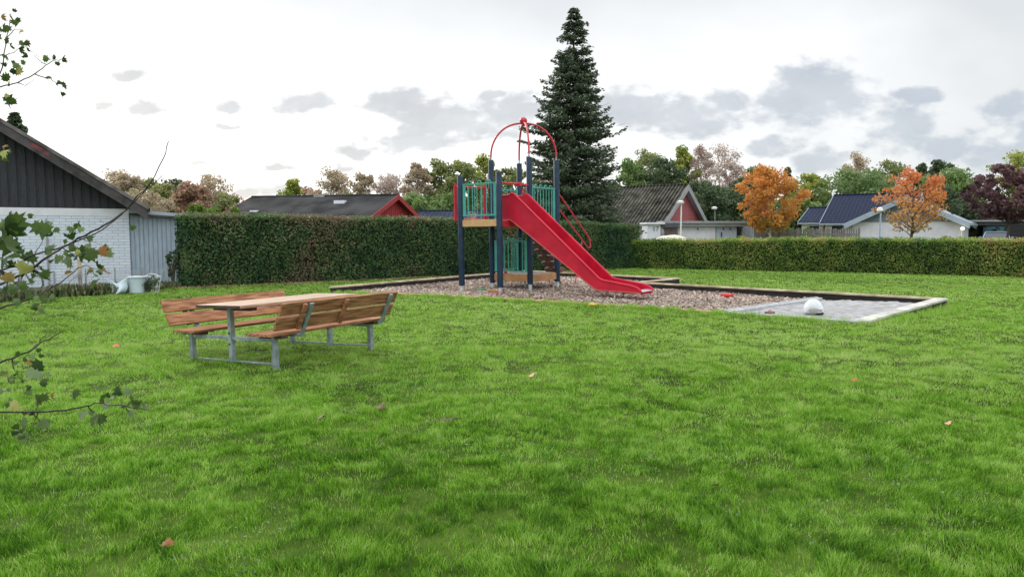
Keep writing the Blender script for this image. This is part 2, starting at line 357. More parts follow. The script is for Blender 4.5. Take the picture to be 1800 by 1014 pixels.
idx = np.stack([ii, ii + 1, ii + nx + 1, ii + nx], 1).ravel()
gm = mat('lawn_ground', (.035, .065, .010), .95, .4, .9, .8, 22, c2=(.085, .14, .02), spec=.05, detail=8, lo=.3, hi=.7)
g = fast('ground', V, np.full(len(ii), 4), idx, gm, smooth=True); tag(g, kind='structure')
# grass blades, denser where they show largest
LB0 = gnd(-40, 536); LB1 = gnd(305, 508)
def lawnmask(x, y):
    ok = ~inpoly(x, y, PITXY)
    # left border line and hedges
    t = (x - LB0.x) / (LB1.x - LB0.x); yl = LB0.y + t * (LB1.y - LB0.y)
    ok &= ~((x < LB1.x) & (y > yl + .05))
    t = (x + 10.1) / 15.5
    ok &= ~((x >= LB1.x) & (x < 5.4) & (y > 22.3 + t * 12.7 + .1))
    ok &= ~((x >= 5.4) & (y > 35 - (x - 5.4) * .5 + .1))
    return ok
VV = []; NF = []; II = []; TT = []; base = 0
def blades(y0, y1, dens, hh, ww, quad, lean=.6, poly=None):
    global base
    A = []
    if poly is None:
        xm = .80 * y1 + 1.5
        n = int((y1 - y0) * 2 * xm * dens); x = RNG.uniform(-xm, xm, n); y = RNG.uniform(y0, y1, n)
        k = np.abs(x) < .80 * y + 1.5; x = x[k]; y = y[k]
    else: x, y = poly
    # clumping
    cl = fbm(x * 1.4, y * 1.4, 21); cl2 = fbm(x * 6.5, y * 6.5, 31, 2)
    k = RNG.random(len(x)) < np.clip(.25 + 2.6 * (cl2 - .34) + .3 * (cl - .5), .22, 1)
    k &= lawnmask(x, y) if poly is None else True
    x = x[k]; y = y[k]; cl = cl[k]; cl2 = cl2[k]; n = len(x)
    z = hgt(x, y)
    # soil scar near the middle
    sc = np.exp(-(((x + .62 - (y - 6.55) * 1.5) / .20) ** 2 + ((y - 6.55) / .07) ** 2))
    h = hh * RNG.uniform(.45, 1.25, n) * np.clip(.25 + .2 * cl + 1.5 * cl2, .25, 2) * (1 - .9 * sc)
    ang = RNG.uniform(0, 2 * math.pi, n) + 0; la = fbm(x * 1.6, y * 1.6, 41, 2) * 4 * math.pi
    lx = np.cos(ang) * .85 + np.cos(la) * .4; ly = np.sin(ang) * .85 + np.sin(la) * .4
    le = h * lean * RNG.uniform(.3, 1.3, n)
    wa = RNG.uniform(0, math.pi, n); wx = np.cos(wa) * ww * .5; wy = np.sin(wa) * ww * .5
    wsc = RNG.uniform(.6, 1.3, n); wx *= wsc; wy *= wsc
    big = fbm(x * .45, y * .45, 77, 3); sm = fbm(x * 3.6, y * 3.6, 52, 2); f2 = fbm(x * 15, y * 15, 12, 1)
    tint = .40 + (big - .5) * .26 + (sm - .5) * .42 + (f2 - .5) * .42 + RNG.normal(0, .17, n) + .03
    dd_ = np.clip((np.hypot(x, y - 1) - 3.2) / 7.5, 0, 1); tint = .37 + (tint - .40) * (1.3 - .35 * dd_) + .36 * dd_ * dd_ * (3 - 2 * dd_)  # far blades lightened, near ones darkened: grazing sheen put into the tint
    stem = RNG.random(n) < .015; tint = np.where(stem, .9, tint)
    P0 = np.stack([x - wx, y - wy, z - .004], 1); P1 = np.stack([x + wx, y + wy, z - .004], 1)
    T = np.stack([x + lx * le, y + ly * le, z + h], 1)
    if quad:
        mx = np.stack([x + lx * le * .33, y + ly * le * .33, z + h * .6], 1); w2 = np.stack([wx, wy, 0 * wx], 1) * .75
        V = np.stack([P0, P1, mx + w2, mx - w2, T], 1).reshape(-1, 3)
        b = np.arange(n) * 5
        I = np.stack([b, b + 1, b + 2, b + 3, b + 3, b + 2, b + 4], 1).ravel() + base
        NF.append(np.tile([4, 3], n)); TT.append(np.repeat(tint, 5)); base += 5 * n
    else:
        V = np.stack([P0, P1, T], 1).reshape(-1, 3); I = np.arange(3 * n) + base
        NF.append(np.full(n, 3)); TT.append(np.repeat(tint, 3)); base += 3 * n
    VV.append(V); II.append(I)
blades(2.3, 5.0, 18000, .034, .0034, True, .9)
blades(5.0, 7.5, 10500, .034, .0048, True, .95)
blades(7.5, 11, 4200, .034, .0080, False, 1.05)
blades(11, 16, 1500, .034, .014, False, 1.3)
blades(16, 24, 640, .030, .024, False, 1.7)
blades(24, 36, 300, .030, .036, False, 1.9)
# fringe along the pit's front edges and posts
def fringe(a, b, n, sx, off=0):
    t = RNG.random(n); x = a[0] + (b[0] - a[0]) * t + RNG.normal(0, sx, n); y = a[1] + (b[1] - a[1]) * t + RNG.normal(0, sx, n) - off
    return x, y
for a, b in ((PITXY[0], PITXY[10]), (PITXY[10], PITXY[9]), (PITXY[9], PITXY[8]), (PITXY[8], PITXY[7]), (PITXY[7], PITXY[6])):
    blades(0, 0, 0, .085, .016, False, .6, fringe(a, b, 3500, .10, .10))
for a, b in ((PITXY[6], PITXY[5]),):
    x, y = fringe(a, b, 2600, .14, .0); blades(0, 0, 0, .10, .014, False, .6, (x + .22, y - .2))
a, b = PITXY[0], PITXY[10]
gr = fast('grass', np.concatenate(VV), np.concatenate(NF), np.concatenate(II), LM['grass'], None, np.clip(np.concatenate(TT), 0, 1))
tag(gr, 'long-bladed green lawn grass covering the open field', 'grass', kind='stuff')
del VV, NF, II, TT
mbs = MB(); mbs.grid(lambda u_, v_: ((u_ - .5) * .34 + (v_ - .5) * .10, (v_ - .5) * .13 * math.sin(math.pi * (u_ * .96 + .02)), .012 + .010 * math.sin(u_ * 23) * math.sin(v_ * 5) + .01 * math.sin(math.pi * u_) * math.sin(math.pi * v_)), 30, 8)
o = mbs.build('bare_soil_patch', M['soil'], None, smooth=True); o.location = (-.62, 6.55, float(hgt(np.array([-.62]), np.array([6.55]))[0])); o.rotation_euler = (0, 0, .55); tag(o, kind='structure')
# clover / broad weed leaves in lawn
n = 16000; y = RNG.uniform(3, 12, n); x = RNG.uniform(-1, 1, n) * (.8 * y + 1); k = (fbm(x * 1.4, y * 1.4, 88, 2) > .62); x = x[k]; y = y[k]
P = np.stack([x, y, hgt(x, y) + RNG.uniform(.012, .038, len(x))], 1)
o = leafcloud('clover', P, .014, RNG.uniform(.4, .95, len(x)), leafmat('clover_leaves', [(.06, .13, .05), (.13, .23, .11), (.24, .34, .20)], .25, .7)); tag(o, 'patches of small pale clover leaves low in the lawn', 'clover', kind='stuff')
# ------------------------------------------------------------------ play pit surface
from mathutils.geometry import tessellate_polygon
def pitsheet(name, poly, m, z, amp, label, seed, cell=.12):
    xs = np.arange(min(p[0] for p in poly), max(p[0] for p in poly) + cell, cell); ys = np.arange(min(p[1] for p in poly), max(p[1] for p in poly) + cell, cell)
    gx, gy = np.meshgrid(xs, ys); gz = z + (fbm(gx * 1.3, gy * 1.3, seed) - .5) * amp * 2 + (fbm(gx * 5, gy * 5, seed + 3, 2) - .5) * amp
    n1 = len(xs); ii = (np.arange(len(ys) - 1)[:, None] * n1 + np.arange(n1 - 1)[None, :]).ravel()
    cxx = gx[:-1, :-1].ravel() + cell / 2; cyy = gy[:-1, :-1].ravel() + cell / 2
    ii = ii[inpoly(cxx, cyy, poly)]
    o = fast(name, np.stack([gx.ravel(), gy.ravel(), gz.ravel()], 1), np.full(len(ii), 4), np.stack([ii, ii + 1, ii + n1 + 1, ii + n1], 1).ravel(), m, smooth=True)
    return tag(o, kind='structure')
gravel_poly = [PITXY[i] for i in (0, 1, 2, 3, 4)] + [(DV1.x, DV1.y), (DV0.x, DV0.y), PITXY[8], PITXY[9], PITXY[10]]
sand_poly = [(DV1.x, DV1.y), PITXY[5], PITXY[6], (DV0.x, DV0.y)]
mg = mat('wood_chip_ground', (.29, .24, .205), .95, .35, 9, .8, 40, c2=(.34, .275, .24))
ms = mat('pale_sand', (.28, .277, .28), .95, .2, 5, 1.0, 25, c2=(.38, .375, .38))
def shrink(poly, f=.995):
    cx = sum(p[0] for p in poly) / len(poly); cy = sum(p[1] for p in poly) / len(poly)
    return [(cx + (p[0] - cx) * f, cy + (p[1] - cy) * f) for p in poly]
pitsheet('wood_chip_ground', gravel_poly, mg, .03, .03, '', 61)
pitsheet('sand', sand_poly, ms, .045, .045, '', 71)
n = 60000; x = RNG.uniform(-5.5, 8.5, n); y = RNG.uniform(14, 30, n); k = inpoly(x, y, shrink(gravel_poly, .99)); x = x[k]; y = y[k]; n = len(x)
z = .036 + (fbm(x * 1.3, y * 1.3, 61) - .5) * .06 + (fbm(x * 5, y * 5, 64, 2) - .5) * .03 + RNG.uniform(-.004, .016, n)
A = rnd_unit(n); A[:, 2] *= .25; A /= np.linalg.norm(A, axis=1)[:, None]
o = leafcloud('wood_chips', np.stack([x, y, z], 1), .05, np.clip(RNG.normal(.45, .25, n) + (fbm(x * .8, y * .8, 4) - .5) * .8, 0, 1), LM['chips'], None, 1.6, A)
tag(o, 'grey-brown wood chips spread under the play tower', 'wood chips', kind='stuff')
# edge timbers
def edge(a, b, z0, z1, w, name, label, mt=None, dark=False, group='timber edging boards of the play pit'):
    o = thing(name, label, 'edging', (a[0], a[1], 0), math.atan2(b[1] - a[1], b[0] - a[0]), group)
    L_ = math.hypot(b[0] - a[0], b[1] - a[1]); mb = MB()
    mb.box((0, -w / 2, z1 - .045), (L_, w / 2, z1)); p = mb.build('cap_board', mt or M['timber'], o, bevel=.006)
    if dark:
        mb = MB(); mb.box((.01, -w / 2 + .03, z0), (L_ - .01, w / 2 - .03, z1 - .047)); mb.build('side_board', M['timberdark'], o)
    return o
P_ = PITXY
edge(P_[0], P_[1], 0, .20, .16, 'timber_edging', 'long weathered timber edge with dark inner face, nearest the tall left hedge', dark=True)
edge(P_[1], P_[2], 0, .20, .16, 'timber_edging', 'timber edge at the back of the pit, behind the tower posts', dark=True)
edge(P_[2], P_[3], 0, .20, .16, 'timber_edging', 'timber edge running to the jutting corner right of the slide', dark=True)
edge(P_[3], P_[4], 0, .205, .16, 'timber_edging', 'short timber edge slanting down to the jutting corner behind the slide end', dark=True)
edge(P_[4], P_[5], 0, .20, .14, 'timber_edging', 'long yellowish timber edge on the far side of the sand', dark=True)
o = thing('timber_edging', 'pale wide timber edge at the right end of the sand', 'edging', (P_[6][0], P_[6][1], 0), math.atan2(P_[5][1] - P_[6][1], P_[5][0] - P_[6][0]), 'timber edging boards of the play pit')
L_ = math.hypot(P_[5][0] - P_[6][0], P_[5][1] - P_[6][1]); pg_ = mat('pale_grey_timber', (.42, .41, .38), .8, .2, 4, .3, c2=(.58, .56, .50))
mb = MB(); mb.prism([(0, -.12, .02), (L_, -.12, .155), (L_, -.12, .205), (0, -.12, .075)], (0, .26, 0)); mb.build('cap_board', pg_, o, bevel=.008)
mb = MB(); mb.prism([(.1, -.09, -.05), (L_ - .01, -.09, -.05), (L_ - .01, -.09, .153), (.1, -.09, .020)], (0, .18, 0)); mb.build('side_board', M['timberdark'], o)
o = thing('divider_board', 'grey board dividing the wood chips from the sand', 'board', (DV0.x, DV0.y, 0), math.atan2(DV1.y - DV0.y, DV1.x - DV0.x))
L_ = (DV1 - DV0).length - .1; mb = MB(); mb.box((0, -.03, 0), (L_, .03, .105)); mb.build('board', M['timbergrey'], o, bevel=.006)
mb = MB(); mb.box((0, -.13, .03), (L_, -.032, .088)); mb.build('kick_board', M['timbergrey'], o, bevel=.006)
for i, (a, b, lb) in enumerate(((8, 7, 'low timber strip sunk in grass below the slide end'), (9, 8, 'low timber strip sunk in grass in front of the tower'), (10, 9, 'low timber strip sunk in grass left of the tower'), (7, 6, 'low timber strip along the front of the sand'))):
    edge(P_[a], P_[b], 0, .062, .07, 'timber_edging', lb, M['deckwood'] if i < 3 else M['timbergrey'])
# block at E1 corner
# ------------------------------------------------------------------ picnic table
root = thing('picnic_table', 'wooden picnic table with two backrest benches on a grey steel frame', 'picnic table', (-3.145, 10.16, float(hgt(np.array([-3.1]), np.array([10.2]))[0]) - .03), R(59.5)); root.rotation_euler = (-.035, 0, R(59.5))
mb = MB()
for k in range(6):
    y0 = -.42 + k * .1405; mb.box((-1.06, y0, .752), (1.06, y0 + .137, .79))
mb.build('table_top', M['wood_top'], root, bevel=.004)
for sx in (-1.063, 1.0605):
    mb = MB(); mb.box((sx, -.42, .7525), (sx + .0025, .42, .7895)); mb.build('end_strip', M['wood_dark'], root)  # thin dark strip over each end of the table top
for sx in (-.8, 0, .8):
    mb = MB(); mb.box((sx - .05, -.36, .705), (sx + .05, .36, .750)); mb.build('cross_batten', M['wood_dark'], root, bevel=.004)
for sg in (-1, 1):
    mb = MB()
    for k in range(3):
        y0 = .50 + k * .142; a, b = sg * y0, sg * (y0 + .138); mb.box((-1.06, min(a, b), .418), (1.06, max(a, b), .452))
    mb.build('seat', M['wood_warm'], root, bevel=.004)
    for sx in (-.85, .85):
        mb = MB(); mb.box((sx - .05, min(sg * .55, sg * .95), .378), (sx + .05, max(sg * .55, sg * .95), .417)); mb.build('seat_batten', M['wood_dark'], root)
    pa = Vector((0, sg * .985, .50)); pb = Vector((0, sg * 1.16, .83)); d = (pb - pa)
    nrm = Vector((0, d.z * sg, -d.y * sg)).normalized() * 1.0
    for (t0, t1) in ((0, .46), (.54, 1.0)):
        q0 = pa + d * t0; q1 = pa + d * t1; mid = (q0 + q1) / 2
        mb = MB(); mb.bar((-1.06, mid.y, mid.z), (1.06, mid.y, mid.z), .035, (q1 - q0).length, up=d); mb.build('back_plank', M['wood_warm'], root, bevel=.005)
    off = Vector((0, sg * .92, -sg * 0)).normalized() * .045; off.z = -.02
    for sx in (-.72, .0, ):
        mb = MB(); a = pa + d * .02 + off; b = pa + d * .96 + off; mb.bar((sx, a.y, a.z), (sx, b.y, b.z), .055, .045, up=(0, 1, 0)); mb.build('back_batten', M['wood_warm'] if sg < 0 else M['wood_dark'], root, bevel=.004)
    for sx in (-.62, .88):
        mb = MB(); a = pa + off * 1.0 - d * .22; b = pa + d * .97 + off
        mb.bar((sx, a.y, a.z), (sx, b.y, b.z), .06, .028, up=(0, 1, 0)); mb.bar((sx, sg * .70, .398), (sx, a.y, a.z - .01), .05, .035)
        mb.build('back_bracket', M['galv'], root, bevel=.003)
for sx in (-.87, .87):
    for y_, h_ in ((0, .75), (-.79, .40), (.79, .40)):
        mb = MB(); mb.box((sx - .032, y_ - .030, -.03), (sx + .032, y_ + .030, h_)); l = mb.build('leg', M['galv'], root, bevel=.004)
        if y_ == 0:
            for zz in (.42, .28): b2 = MB(); b2.tube([(sx - .035, 0, zz), (sx - .045, 0, zz)], .012, 8); b2.build('bolt', M['black'], l)
    for a, b in ((-.757, -.033), (.033, .757)):
        mb = MB(); mb.box((sx - .02, a, .335), (sx + .02, b, .378)); mb.build('cross_bar', M['galv'], root)
        mb = MB(); mb.box((sx - .012, a, .050), (sx + .012, b, .070)); mb.build('ground_rail', M['galv'], root)
# ------------------------------------------------------------------ play tower
C = Vector((.40, 22.3, 0))
pt = thing('play_tower', 'climbing tower with navy posts, green railings, red arches and long red slide', 'playground tower', C)
pt.rotation_euler = (0, -.012, 0)
P2 = Vector((-.978, -.13, 0)); P6 = -P2; P5 = Vector((.13, -.978, 0)); P4 = -P5
nrmA = Vector((-.848, -1.108, 0)); P1 = P2 + nrmA; P3 = P5 + nrmA
TALL, SHORT = 3.83, 3.28
for p, h in ((P1, SHORT), (P2, TALL), (P3, SHORT + .05), (P4, TALL), (P5, TALL), (P6, TALL)):
    mb = MB(); mb.tube([p + Vector((0, 0, .20)), p + Vector((0, 0, h - .012)), p + Vector((0, 0, h))], [.085, .085, .075], 20); po = mb.build('post', M['navy'], pt, smooth=True)
    mb = MB(); mb.tube([p + Vector((0, 0, -.05)), p + Vector((0, 0, .199))], .055, 14); mb.build('footing', M['galvb'], po, smooth=True)
    for zz in (h - .35, 2.15, 1.95, .6):
        mb = MB(); mb.tube([p + Vector((-.03, -.082, zz)), p + Vector((-.03, -.092, zz))], .012, 8); mb.build('bolt_cap', M['black'], po)
top = Vector((0, 0, 4.92))
for p in (P2, P4, P5, P6):
    pts = []
    for k in range(15):
        a = math.pi / 2 * k / 14
        pts.append(Vector((p.x * math.cos(a) ** .9, p.y * math.cos(a) ** .9, TALL + .12 + (4.92 - TALL - .12) * math.sin(a))) if k < 14 else top)
    mb = MB(); mb.tube([p + Vector((0, 0, TALL + .10))] + pts, .028, 10); ar = mb.build('arch_tube', M['redpaint'], pt, smooth=True)
    mb = MB(); mb.tube([p + Vector((0, 0, TALL - .01)), p + Vector((0, 0, TALL + .14))], .021, 10); mb.build('arch_socket', M['galv'], ar, smooth=True)
mb = MB(); mb.lathe([(.02, -.10), (.05, -.09), (.06, -.02), (.095, .01), (.115, .06), (.10, .12), (.06, .155), (.01, .17)], (0, 0, 4.93), 20); mb.build('finial', M['redpaint'], pt, smooth=True)
def lerp(a, b, t): return a + (b - a) * t
def railing(a, b, z0, z1, n, loops, board=.10, inset=.09):
    d = (b - a).normalized(); A_ = a + d * inset; B_ = b - d * inset; Z1 = Vector((0, 0, z1)); Z0 = Vector((0, 0, z0))
    mb = MB()
    mb.bar(A_ + Z1, B_ + Z1, .035, .04); mb.bar(A_ + Z0, B_ + Z0, .035, .04)
    for q in (A_ + d * board / 2, B_ - d * board / 2): mb.bar(q + Z0, q + Z1 - Vector((0, 0, .02)), .022, board, up=d)
    r = mb.build('railing', M['green'], pt, bevel=.004)
    L_ = (B_ - A_).length - 2 * board; mb = MB()
    for k in range(n):
        q = A_ + d * (board + L_ * (k + .5) / n); mb.tube([q + Z0, q + Z1], .0125, 8)
    mb.build('bars', M['green'], r, smooth=True)
    for k in range(loops):
        m_ = A_ + d * (board + L_ * (k + .5) / loops); rr = .075; pts = [m_ + d * rr * math.cos(t) + Vector((0, 0, z1 + .01 + rr * math.sin(t) * .95)) for t in [math.pi * i / 10 for i in range(11)]]
        mb = MB(); mb.tube(pts, .014, 8); mb.build('loop', M['green'], r, smooth=True)
railing(P1, P3, 2.18, 3.05, 6, 3)
railing(P2, P4, 2.05, 2.98, 6, 3)
railing(P5, P6, 2.05, 2.98, 7, 4)
railing(P2, P5, .56, 1.44, 6, 3)
railing(P2, P4, .56, 1.44, 6, 4)
# decks
def deck(pts, z0, z1, m, name='deck'):
    mb = MB(); mb.prism([p + Vector((0, 0, z0)) for p in pts], (0, 0, z1 - z0)); return mb.build(name, m, pt, bevel=.004)
deck([P1, P3, P5, P2], 1.97, 2.03, M['deckgrey']); deck([P2 * .97, P5 * .97, P6 * .97, P4 * .97], 1.90, 1.96, M['deckgrey'])
deck([P2 * .96, P5 * .96, P6 * .96, P4 * .96], .42, .47, M['deckgrey'], 'low_deck')
def beam(a, b, z0, z1, m, off=0):
    d = (b - a).normalized(); mb = MB(); o_ = Vector((d.y, -d.x, 0)) * off
    mb.bar(a + d * .08 + o_ + Vector((0, 0, (z0 + z1) / 2)), b - d * .08 + o_ + Vector((0, 0, (z0 + z1) / 2)), .05, z1 - z0); mb.build('beam', m, pt, bevel=.006)
beam(P1, P3, 1.87, 2.06, M['deckwood']); beam(P1, P2, 1.87, 2.04, M['deckwood']); beam(P3, P5, 1.86, 2.02, M['redpaint']); beam(P2, P4, 1.80, 1.97, M['deckwood'])
beam(P4, P6, 1.80, 1.97, M['deckwood']); beam(P5, P6, 1.80, 1.97, M['deckwood'])
for a, b in ((P2, P5), (P5, P6), (P6, P4), (P4, P2)): beam(a, b, .27, .47, M['deckwood2'])
mb = MB(); mb.tube([(0, 0, -.03), (0, 0, .42)], .035, 12); mb.build('deck_support', M['galvb'], pt, smooth=True)
# red bar across slide entrance
mb = MB(); mb.tube([P3 + Vector((0, 0, 3.05)), P5 + Vector((0, 0, 3.03))], .028, 10); rb = mb.build('grab_bar', M['redpaint'], pt, smooth=True)
q = lerp(P3, P5, .62) + Vector((0, 0, 3.04)); mb = MB(); mb.bar(q - Vector((.09, -.07, 0)), q + Vector((.09, -.07, 0)), .07, .10); mb.build('clamp', M['redpaint'], rb, bevel=.01)
# red bay on the left side
on = Vector((-.79, .61, 0)) * .20; dd = (P2 - P1).normalized()
for q in (P1 + dd * .02, P2 - dd * .06):
    mb = MB(); q = q + on; mb.bar(q + Vector((0, 0, 2.03)), q + Vector((0, 0, 3.04)), .05, .13, up=dd); bo = mb.build('bay_board', M['redpaint'], pt, bevel=.012)
    mb = MB(); mb.tube([q + Vector((0, 0, 3.03)), q + Vector((0, 0, 3.12))], .03, 10); mb.build('peg', M['redpaint'], bo, smooth=True)
for zz, w_ in ((3.02, .028), (2.08, .028)):
    mb = MB(); mb.tube([P1 + Vector((0, 0, zz)), P1 + on + Vector((0, 0, zz)), P2 + on + Vector((0, 0, zz)), P2 + Vector((0, 0, zz))], w_, 10); mb.build('bay_rail', M['redpaint'], pt, smooth=True)
for k in range(4):
    q = lerp(P1, P2, (k + 1) / 5) + on * .9; mb = MB(); mb.tube([q + Vector((0, 0, 2.08)), q + Vector((0, 0, 3.02))], .012, 8); mb.build('bay_bar', M['green'], pt, smooth=True)
# slide
S = Vector((.794, -.608, 0)); T = Vector((.608, .794, 0)); O = (P3 + P5) / 2
xfS = Matrix(((S.x, T.x, 0, O.x), (S.y, T.y, 0, O.y), (0, 0, 1, 0), (0, 0, 0, 1)))
top_p = [(-.20, 2.70), (.06, 2.71), (.13, 2.77), (.22, 2.74), (2.90, .50), (3.02, .455), (3.80, .345), (3.98, .30), (4.08, .22)]
bot_p = [(4.08, .165), (2.86, .195), (2.72, .26), (.16, 1.99), (.06, 2.03), (-.20, 2.03)]
sl = None
for sg in (1, -1):
    mb = MB(xfS); y0 = .29 * sg; mb.prism([(s, y0, z) for s, z in top_p + bot_p], (0, .045 * sg, 0))
    w = mb.build('slide' if sl is None else 'side_wall', M['red'], pt if sl is None else sl, bevel=.012)
    if sl is None: sl = w
    mb = MB(xfS); mb.tube([(s, y0 + .03 * sg, z) for s, z in top_p], .034, 10); mb.build('wall_rim', M['red'], sl, smooth=True)
    mb = MB(xfS); mb.tube([(s, y0 + .035 * sg, z + .01) for s, z in bot_p], .022, 8); mb.build('lower_rim', mat('faded_red_rim', (.42, .07, .05), .5, .2, 5), sl, smooth=True)
fl = [(-.02, 2.05), (.10, 2.05), (.22, 2.0), (2.78, .28), (2.92, .225), (4.02, .20), (4.10, .17)]
mb = MB(xfS); mb.prism([(s, -.29, z) for s, z in fl] + [(s, -.29, z - .03) for s, z in fl[::-1]], (0, .58, 0)); mb.build('slide_bed', M['red'], sl)
mb = MB(xfS); mb.grid(lambda u_, v_: (3.86 + .25 * u_, -.28 + .56 * v_, .222 + .03 * math.sin(u_ * math.pi) - .02*u_), 8, 2); mb.build('exit_lip', M['steel'], sl, smooth=True)
mb = MB(xfS); mb.tube([(3.30, -.22, -.02), (3.30, -.22, .19)], .028, 10); mb.tube([(3.30, .22, -.02), (3.30, .22, .19)], .028, 10); mb.bar((3.30, -.24, .165), (3.30, .24, .165), .06, .04); mb.build('slide_foot', M['galvb'], sl, smooth=True)
mb = MB(xfS); mb.bar((3.5, -.2, .15), (3.85, .15, .15), .05, .04); mb.build('slide_brace', M['black'], sl)
# steps and handrails on the far side
S2 = Vector((.608, .794, 0)); T2 = Vector((.794, -.608, 0)); O2 = (P4 + P6) / 2
xfT = Matrix(((S2.x, T2.x, 0, O2.x), (S2.y, T2.y, 0, O2.y), (0, 0, 1, 0), (0, 0, 0, 1)))
for k in range(6):
    s_ = -.06 + k * .19; z_ = 1.50 - k * .20
    mb = MB(xfT); prof = [(s_ + .15 * math.cos(a), -.30, z_ + .085 * math.sin(a)) for a in [math.pi * 2 * i / 14 for i in range(14)]]; mb.prism(prof, (0, .60, 0)); mb.build('step', M['step'], pt, bevel=.02)
mb = MB(xfT); mb.bar((-.2, 0, 1.55), (1.25, 0, -.05), .07, .13); mb.build('stringer', M['step'], pt)
for sg in (-1, 1):
    mb = MB(xfT); t_ = .5 * sg
    mb.tube([(0.02, t_ * 1.28, 2.05), (-.02, t_ * 1.28, 2.80), (.05, t_ * 1.2, 3.02), (.2, t_ * 1.15, 2.93), (2.16, t_, 1.50), (2.24, t_, 1.38), (2.24, t_, 1.18), (2.12, t_, 1.16), (.35, t_ * 1.1, 2.38), (.1, t_ * 1.2, 2.34)], .024, 10); mb.build('handrail', M['redpaint'], pt, smooth=True)
    mb = MB(xfT); mb.tube([(1.75, t_, 1.42), (1.3, t_, .0)], .018, 8); mb.build('handrail_post', M['redpaint'], pt, smooth=True)
# ------------------------------------------------------------------ toys and bucket
def toy_shovel(p, rz, m, label):
    o = thing('toy_shovel', label, 'toy', p, rz); mb = MB(); mb.bar((0, 0, .02), (.25, 0, .03), .025, .02); mb.build('handle', m, o, bevel=.004)
    mb = MB(); mb.grid(lambda u_, v_: (.24 + .16 * u_, (v_ - .5) * .13 * (1 - .3 * u_ * u_), .02 + .05 * (v_ - .5) ** 2 * 8 * .1 + .02 * u_), 6, 6)
    b = mb.build('blade', m, o, smooth=True); md = b.modifiers.new('t', 'SOLIDIFY'); md.thickness = .008
def toy_pail(p, m, label, s=1, tip=0):
    o = thing('toy_pail', label, 'toy', p, .6); o.rotation_euler = (tip, 0, .6)
    mb = MB(); mb.lathe([(.06 * s, 0), (.085 * s, .14 * s), (.092 * s, .14 * s), (.092 * s, .15 * s), (.078 * s, .15 * s), (.055 * s, .015 * s)], (0, 0, 0), 18); mb.build('pail', m, o, smooth=True)
    mb = MB(); mb.tube([(.085 * s * math.cos(t), .03 * s + .05 * s * math.sin(t), .14 * s + .07 * s * math.sin(t)) for t in [math.pi * i / 10 for i in range(11)]], .006 * s, 6); mb.build('bail', m, o, smooth=True)
def toy_mould(p, m, label, s=1, rz=0):
    o = thing('sand_mould', label, 'toy', p, rz); mb = MB()
    n_ = 8
    pr = [((.11 + .03 * math.cos(4 * a)) * s * math.cos(a), (.08 + .02 * math.cos(4 * a)) * s * math.sin(a), 0) for a in [2 * math.pi * i / 24 for i in range(24)]]
    mb.prism(pr, (0, 0, .05 * s)); b = mb.build('mould', m, o, bevel=.012)
    mb = MB(); mb.tube([(-.04 * s, 0, .05 * s), (-.02 * s, 0, .08 * s), (.02 * s, 0, .08 * s), (.04 * s, 0, .05 * s)], .008, 6); mb.build('knob', m, o, smooth=True)
toy_shovel(gnd(858, 515, .05), -.1, M['toyred'], 'small red toy shovel in the wood chips beside a tower post')
toy_mould(gnd(847, 510, .05), M['toygreen'], 'small green sand toy in the chips left of a navy post', .8)
toy_shovel(gnd(856, 511, .055), .1, M['toyyellow'], 'pale yellow toy scoop beside the green sand toy')
toy_mould(gnd(1278, 521, .05), M['toyred'], 'red sand mould lying alone on the chips right of the slide', 1.25)
toy_mould(gnd(1042, 536, .06), M['toyyellow'], 'small yellow toy at the grass edge below the slide', .75)
toy_mould(gnd(1353, 551, .07), mat('brown_toy', (.22, .08, .06), .6), 'small brown object lying on the front part of the sand', .8)
q = C + P2 * .25 + P5 * .45; toy_pail((C.x + lerp(P2, P5, .3).x + .06, C.y + lerp(P2, P5, .3).y + .08, .475), M['toyred'], 'small red toy pail standing on the low deck of the tower', .8)
q = lerp(P1, P3, .22) + Vector((.1, .12, 0)); toy_pail((C.x + q.x - .02, C.y + q.y, 2.035), M['toypink'], 'pink and white toy pail on the upper deck behind the green railing', 1.15)
bp = gnd(1432, 551, .06)
o = thing('white_tub', 'crumpled white plastic tub tipped over on the sand', 'tub', (bp.x, bp.y + .1, .05))
mb = MB()
def tubf(u_, v_):
    a = u_ * 2 * math.pi; r = [.0, .09, .165, .205, .20, .17][min(5, int(v_ * 5 + .01))]; h = [.36, .345, .27, .15, .04, .0][min(5, int(v_ * 5 + .01))]
    w = 1 + .10 * math.sin(3 * a + v_ * 4) + .05 * math.sin(7 * a)
    return (r * math.cos(a) * w * 1.05, r * math.sin(a) * w, h * (1 + .05 * math.sin(2 * a)))
mb.grid(tubf, 28, 5); b = mb.build('tub_shell', M['plastic'], o, smooth=True); b.modifiers.new('s', 'SUBSURF').levels = 1; b.scale = (.92, .9, .80)
mb = MB(); mb.grid(lambda u_, v_: (-.16 + .26 * u_ + .02 * math.sin(9 * v_), -.20 - .05 * math.sin(u_ * 3) - .02 * v_, .03 + .12 * v_ * (1 - .4 * u_)), 6, 4); b = mb.build('flap', mat('grey_flap', (.40, .38, .37), .6), o, smooth=True); md = b.modifiers.new('t', 'SOLIDIFY'); md.thickness = .01
mb = MB(); mb.box((0, -.22, .0), (.13, -.17, .04)); mb.build('opening_shade', M['black'], o)  # black block stands in for the shade inside the tub mouth
